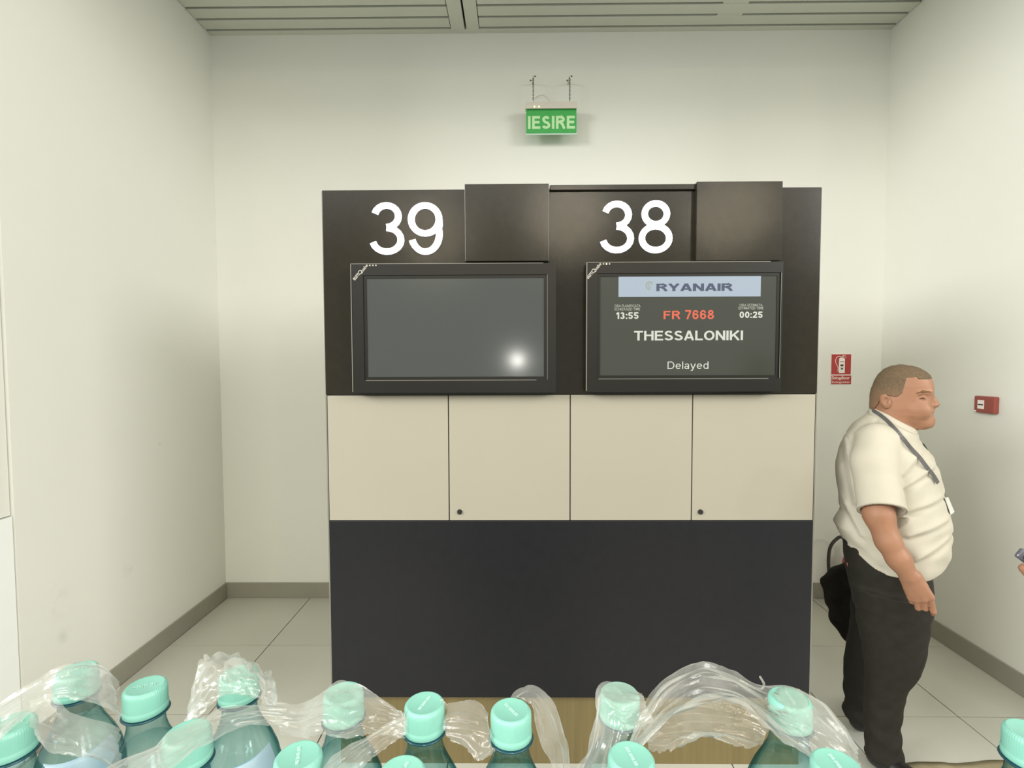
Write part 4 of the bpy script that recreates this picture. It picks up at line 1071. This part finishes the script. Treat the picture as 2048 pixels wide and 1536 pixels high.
def film_patch(rows, nu=46, nv=26, wr=.0035, freq=(5, 26), jag=(0, 0), seed=1):
    """rows of (px, py, depth) guide points; wrinkles run along the rows"""
    curves = [cat_rom([U(x, y, Y=d) for x, y, d in r], nu) for r in rows]
    cols = [cat_rom([c[i] for c in curves], nv) for i in range(nu)]
    vs_ = []
    rnd = random.Random(seed)
    for j in range(nv):
        for i in range(nu):
            p = cols[i][j]
            i0, i1, j0, j1 = max(0, i-1), min(nu-1, i+1), max(0, j-1), min(nv-1, j+1)
            nr = (cols[i1][j]-cols[i0][j]).cross(cols[i][j1]-cols[i][j0])
            nr = nr.normalized() if nr.length > 1e-12 else Vector((0, -1, 0))
            u, v = i/(nu-1), j/(nv-1)
            q = mnoise.noise(Vector((u*freq[0], v*freq[1], seed*3.7))); q2 = mnoise.noise(Vector((u*freq[0]*2.3+5, v*freq[1]*2.1, seed*1.9)))
            q3 = mnoise.noise(Vector((u*freq[0]*1.1+9, v*freq[1]*.55, seed*5.1)))
            dsp = wr*.75*(1-abs(q3)*3)+wr*.5*(abs(q)*2-.6)+wr*.3*q2
            jg = 0
            if j == 0 and jag[0]: jg = jag[0]*mnoise.noise(Vector((u*24, seed, 0)))
            if j == nv-1 and jag[1]: jg = jag[1]*mnoise.noise(Vector((u*24, seed, 9)))
            dirv = (cols[i][j1]-cols[i][j0]).normalized() if (cols[i][j1]-cols[i][j0]).length > 1e-9 else Vector((0, 0, 1))
            vs_.append(clear_bottles(p+nr*dsp+dirv*jg))
    fs = [(j*nu+i, j*nu+i+1, (j+1)*nu+i+1, (j+1)*nu+i) for j in range(nv-1) for i in range(nu-1)]
    return vs_, fs
def film_thing(patches, label):
    vs_, fs = [], []
    for p in patches:
        v, f = p; o = len(vs_); vs_ += v; fs += [tuple(i+o for i in q) for q in f]
    c = sum(vs_, Vector())/len(vs_); c.z = min(v.z for v in vs_)
    o = mesh_obj('shrink_film', vs_, fs, M_FILM, None, True, origin=c)
    return tag(o, label, 'plastic film', 'torn shrink film over the bottles')
# far left: film pulled over the second bottle towards the left edge
fA = film_patch([[(-40, 1430, .36), (20, 1392, .37), (70, 1362, .372), (120, 1330, .375), (170, 1322, .385), (205, 1332, .40), (228, 1346, .41), (240, 1362, .41)],
                 [(-40, 1470, .34), (20, 1425, .345), (70, 1395, .355), (112, 1372, .36), (160, 1366, .362), (205, 1372, .385), (232, 1385, .40), (236, 1400, .40)],
                 [(-40, 1520, .315), (10, 1465, .325), (60, 1425, .34), (105, 1395, .352), (150, 1400, .352), (210, 1420, .37), (236, 1440, .385), (240, 1460, .38)]], 50, 26, .0026, (2, 13), (.002, .002), 2)
fA2 = film_patch([[(60, 1400, .35), (100, 1388, .352), (140, 1420, .352), (200, 1440, .365), (240, 1460, .375)],
                  [(62, 1440, .335), (95, 1450, .34), (150, 1470, .34), (200, 1490, .35), (240, 1500, .36)],
                  [(70, 1480, .32), (100, 1500, .325), (150, 1510, .33), (200, 1520, .34), (240, 1540, .34)]], 30, 18, .0024, (2, 9), (0, .003), 5)
# crackled film round the third far bottle, with the long fold running down to the left
fB = film_patch([[(375, 1430, .375), (388, 1370, .385), (400, 1318, .395), (430, 1306, .405), (480, 1312, .415), (520, 1335, .412), (545, 1350, .405), (548, 1400, .40)],
                 [(372, 1440, .365), (400, 1392, .37), (425, 1352, .372), (452, 1335, .372), (490, 1335, .375), (525, 1360, .38), (545, 1380, .385), (552, 1420, .385)],
                 [(365, 1455, .355), (405, 1425, .358), (435, 1395, .36), (465, 1388, .36), (500, 1392, .362), (530, 1405, .37), (548, 1420, .372), (560, 1450, .372)]], 46, 26, .004, (9, 12), (.003, 0), 3)
fB2 = film_patch([[(570, 1415, .372), (520, 1408, .365), (460, 1412, .356), (400, 1440, .345), (330, 1482, .33), (260, 1515, .32), (180, 1560, .30)],
                  [(572, 1435, .365), (520, 1432, .357), (460, 1440, .346), (400, 1462, .334), (330, 1500, .318), (260, 1535, .31), (190, 1580, .29)],
                  [(560, 1450, .36), (520, 1450, .352), (460, 1462, .338), (410, 1490, .32), (350, 1530, .305), (290, 1565, .295), (220, 1600, .28)]], 60, 22, .0028, (3, 16), (0, .001), 7)
film_thing([fA, fA2, fB, fB2], 'clear torn film over the four bottles on the left')
# middle: film over the bottle at the unit's corner, a piece between two caps and a loop to the right
fC = film_patch([[(545, 1402, .385), (600, 1405, .38), (645, 1380, .375), (690, 1362, .383), (735, 1378, .375), (775, 1405, .365), (812, 1428, .358)],
                 [(548, 1430, .375), (600, 1440, .365), (648, 1420, .352), (690, 1428, .35), (728, 1420, .358), (770, 1428, .36), (812, 1440, .352)],
                 [(560, 1470, .36), (605, 1475, .35), (640, 1470, .345), (690, 1478, .342), (730, 1470, .348), (770, 1470, .352), (810, 1478, .35)]], 54, 24, .0026, (5, 14), (0, .002), 11)
fC2 = film_patch([[(815, 1432, .342), (770, 1450, .336), (720, 1478, .328), (680, 1505, .318), (640, 1540, .31)],
                  [(815, 1448, .338), (775, 1470, .331), (730, 1498, .322), (690, 1525, .312), (655, 1560, .30)],
                  [(815, 1465, .335), (780, 1490, .328), (742, 1520, .318), (710, 1550, .306), (680, 1580, .295)]], 40, 18, .0025, (3, 14), (0, .001), 13)
fD = film_patch([[(880, 1410, .365), (915, 1402, .368), (945, 1398, .368), (962, 1408, .366), (975, 1425, .36), (990, 1440, .355)],
                 [(885, 1450, .355), (920, 1448, .352), (950, 1450, .35), (970, 1455, .35), (985, 1462, .35), (992, 1465, .35)],
                 [(900, 1482, .35), (925, 1492, .345), (945, 1512, .338), (955, 1522, .335), (975, 1515, .34), (990, 1500, .345)]], 34, 24, .0019, (1.5, 8), (.001, .002), 17)
fE = film_patch([[(1015, 1398, .375), (1030, 1380, .38), (1058, 1368, .384), (1085, 1378, .382), (1110, 1410, .376), (1125, 1455, .366), (1138, 1490, .355), (1140, 1560, .335)],
                 [(1035, 1402, .368), (1048, 1396, .37), (1065, 1392, .37), (1082, 1408, .366), (1098, 1440, .358), (1112, 1478, .348), (1122, 1510, .338), (1125, 1565, .322)],
                 [(1050, 1410, .366), (1056, 1410, .365), (1062, 1412, .363), (1068, 1432, .356), (1074, 1460, .35), (1085, 1495, .34), (1100, 1525, .33), (1110, 1570, .318)]], 44, 22, .0026, (2.5, 8), (.001, 0), 19)
film_thing([fC, fC2, fD, fE], "clear torn film draped between the bottles in front of the unit")
# right: the tall arch of film
fF = film_patch([[(1152, 1540, .345), (1185, 1470, .36), (1196, 1385, .368), (1240, 1362, .385), (1285, 1385, .372)],
                 [(1160, 1560, .33), (1190, 1480, .345), (1205, 1400, .349), (1240, 1405, .347), (1290, 1400, .358)],
                 [(1190, 1570, .32), (1215, 1500, .332), (1230, 1440, .338), (1255, 1440, .338), (1296, 1420, .35)],
                 [(1235, 1560, .315), (1245, 1510, .325), (1258, 1470, .33), (1275, 1460, .335), (1310, 1440, .345)]], 40, 30, .0022, (4, 12), (0, .001), 23)
fG = film_patch([[(1250, 1495, .345), (1285, 1415, .37), (1330, 1355, .395), (1400, 1323, .415), (1455, 1337, .415), (1520, 1368, .40), (1580, 1374, .392), (1640, 1398, .385), (1690, 1450, .37), (1712, 1495, .355)],
                 [(1255, 1500, .34), (1300, 1430, .36), (1345, 1378, .382), (1400, 1350, .40), (1460, 1362, .398), (1530, 1398, .382), (1590, 1425, .352), (1640, 1450, .352), (1690, 1490, .35), (1718, 1520, .34)],
                 [(1258, 1508, .334), (1310, 1450, .35), (1350, 1410, .37), (1405, 1385, .386), (1470, 1392, .382), (1530, 1425, .366), (1580, 1455, .344), (1630, 1490, .34), (1680, 1520, .338), (1720, 1550, .33)],
                 [(1262, 1512, .33), (1320, 1458, .345), (1365, 1418, .362), (1420, 1400, .372), (1480, 1402, .37), (1525, 1440, .352), (1565, 1475, .336), (1605, 1510, .328), (1650, 1540, .324), (1700, 1570, .318)]], 76, 34, .0042, (3, 20), (.003, .0015), 29)
fH = film_patch([[(1285, 1440, .385), (1340, 1420, .392), (1400, 1405, .396), (1460, 1408, .396), (1520, 1425, .39), (1545, 1445, .385)],
                 [(1290, 1470, .38), (1340, 1462, .384), (1400, 1460, .386), (1460, 1462, .386), (1510, 1470, .382), (1535, 1480, .378)],
                 [(1300, 1500, .372), (1330, 1502, .374), (1365, 1485, .376), (1400, 1470, .378), (1450, 1485, .376), (1500, 1497, .374)]], 46, 22, .0035, (2, 8), (0, .004), 31)
wisp = tube_data(cat_rom([U(1480, 1360, Y=.40), U(1505, 1374, Y=.40), U(1522, 1378, Y=.40), U(1528, 1368, Y=.40), U(1520, 1353, Y=.40)], 14), .0009, 5)
film_thing([fF, fG, fH, wisp], 'tall arch of clear torn film between the bottles on the right')

# ------------------------------------------------------------------ a phone in someone's fingers at the right edge
D_P = .95
M_PHONE = mat('phone_case', (84, 84, 92), .12, .6, var=.25, scale=60)
hp = Grid((.93, .55, .98), (1.68, 1.25, 1.78), .0036)
def h3(px, py, d=0): return np.array(U(px, py, Y=D_P+d))
hp.cone(h3(2049, 1137, -.004), h3(2075, 1165, -.012), .0092, .0105, .003); hp.cone(h3(2075, 1165, -.012), h3(2120, 1190, 0), .0105, .012, .004)
for k, (x, y, x2, y2) in enumerate(((2062, 1160, 2085, 1190), (2072, 1182, 2092, 1210), (2085, 1204, 2100, 1228))):
    hp.cone(h3(x+6, y, .012), h3(x2, y2, .004), .009, .010, .003); hp.cone(h3(x2, y2, .004), h3(2135, 1205+k*8, 0), .010, .012, .006)
hp.cone(h3(2080, 1130, -.03), h3(2115, 1160, -.035), .0105, .012, .003); hp.cone(h3(2115, 1160, -.035), h3(2140, 1195, -.01), .012, .015, .008)
hp.ell(h3(2140, 1205), (.032, .024, .034), .02)
# the rest of this bystander stands just outside the picture
PX, PY = 1.50, .86
elb, shd = np.array((1.36, 1.09, 1.10)), np.array((PX-.01, PY+.17, 1.37))
hp.cone(h3(2145, 1212), elb, .028, .040, .02); hp.cone(elb, shd, .041, .055, .02)
sh2, el2, wr2 = np.array((PX-.01, PY-.17, 1.37)), np.array((PX+.07, PY-.24, 1.14)), np.array((PX-.01, PY-.13, 1.02))
hp.cone(sh2, el2, .055, .041, .02); hp.cone(el2, wr2, .040, .030, .02)
hp.ell((PX, PY, 1.25), (.09, .15, .18), .03); hp.cone((PX, PY, 1.38), (PX-.02, PY, 1.52), .058, .054, .03)
hp.ell((PX-.015, PY, 1.635), (.096, .074, .105), .02); hp.ell((PX-.045, PY, 1.575), (.060, .058, .065), .03)
hp.cone((PX-.105, PY, 1.645), (PX-.122, PY, 1.605), .008, .013, .012); hp.ell((PX-.09, PY, 1.655), (.018, .05, .010), .012)
hp.ell((PX-.098, PY, 1.572), (.012, .024, .006), .008); hp.ell((PX-.09, PY, 1.535), (.022, .026, .018), .02)
for sg in (-1, 1):
    hp.ell((PX-.102, PY+sg*.031, 1.638), (.014, .016, .010), .008, 'sub'); hp.ell((PX-.092, PY+sg*.031, 1.636), (.012, .013, .011), .004)
    hp.ell((PX+.005, PY+sg*.076, 1.615), (.018, .009, .030), .006)
hd = hp.mesh('person', M_SKIN)
M_TEE = mat('navy_tee_cotton', (52, 58, 72), .85, .2, var=.05, scale=20); M_JEAN = mat('dark_jeans', (40, 46, 60), .85, .2, var=.08, scale=40)
g = Grid((PX-.22, PY-.32, .90), (PX+.2, PY+.32, 1.50), .006)
g.ell((PX, PY, 1.28), (.118, .17, .19), 0); g.cone((PX, PY, 1.0), (PX, PY, 1.22), .125, .12, .05); g.ell((PX, PY, 1.02), (.12, .165, .12), .05)
for a_, b_ in ((shd, elb), (sh2, el2)): g.cone(a_, a_+(b_-a_)*.62, .070, .064, .03)
g.mesh('shirt', M_TEE, hd)
g = Grid((PX-.2, PY-.25, .03), (PX+.2, PY+.25, 1.06), .007)
g.ell((PX+.01, PY, .95), (.118, .16, .10), 0)
for sg in (-1, 1):
    g.cone((PX, PY+sg*.085, .90), (PX, PY+sg*.09, .50), .088, .060, .03); g.cone((PX, PY+sg*.09, .50), (PX+.01, PY+sg*.09, .09), .060, .048, .02)
g.mesh('trousers', M_JEAN, hd)
for sg in (-1, 1):
    g = Grid((PX-.24, PY+sg*.09-.07, -.004), (PX+.1, PY+sg*.09+.07, .14), .005)
    g.cone((PX+.03, PY+sg*.09, .045), (PX-.16, PY+sg*.10, .032), .046, .038, 0); g.cone((PX+.01, PY+sg*.09, .06), (PX+.01, PY+sg*.09, .10), .042, .044, .02)
    g.v = np.maximum(g.v, np.broadcast_to(.002-g.win(g.lo, g.lo+g.h*(g.n-1))[3], g.v.shape)).astype(np.float32)
    g.mesh('shoe', M_SHOE, hd)
g = Grid((PX-.14, PY-.1, 1.54), (PX+.11, PY+.1, 1.77), .004)
g.ell((PX-.012, PY, 1.638), (.102, .080, .112), 0); sl, X, Y, Z = g.win(g.lo, g.lo+g.h*(g.n-1))
g.v = np.maximum(g.v, np.broadcast_to(np.interp(X, [PX-.11, PX-.08, PX-.02, PX+.03, PX+.10], [1.70, 1.69, 1.66, 1.60, 1.56])-Z, g.v.shape)).astype(np.float32)
g.mesh('hair', M_HAIR, hd)
for sg in (-1, 1):
    bm = bmesh.new(); bmesh.ops.create_uvsphere(bm, u_segments=10, v_segments=6, radius=.006, matrix=Matrix.Translation((PX-.1015, PY+sg*.031, 1.636))); bm_obj('eye', bm, M_EYE, hd, True)
tag(hd, 'person out of frame whose fingertip with a phone enters at the right edge', 'person')
ph = empty('mobile_phone', U(2070, 1128, Y=D_P)); tag(ph, 'dark shiny phone tip held at the right picture edge', 'phone')
bm = bmesh.new(); box_bm(bm, -.040, .040, -.0045, .0045, -.0105, .0105, .004); 
ang = Matrix.Rotation(.62, 4, 'Y'); bm.transform(ang)
o = bm_obj('phone_body', bm, M_PHONE, ph, True)
bm = bmesh.new(); bmesh.ops.create_cone(bm, cap_ends=True, segments=20, radius1=.0065, radius2=.006, depth=.002, matrix=ang @ Matrix.Translation((-.025, -.0055, 0)) @ Matrix.Rotation(PI/2, 4, 'X'))
bm_obj('lens', bm, mat('phone_lens', (20, 22, 34), .05, .6), ph)
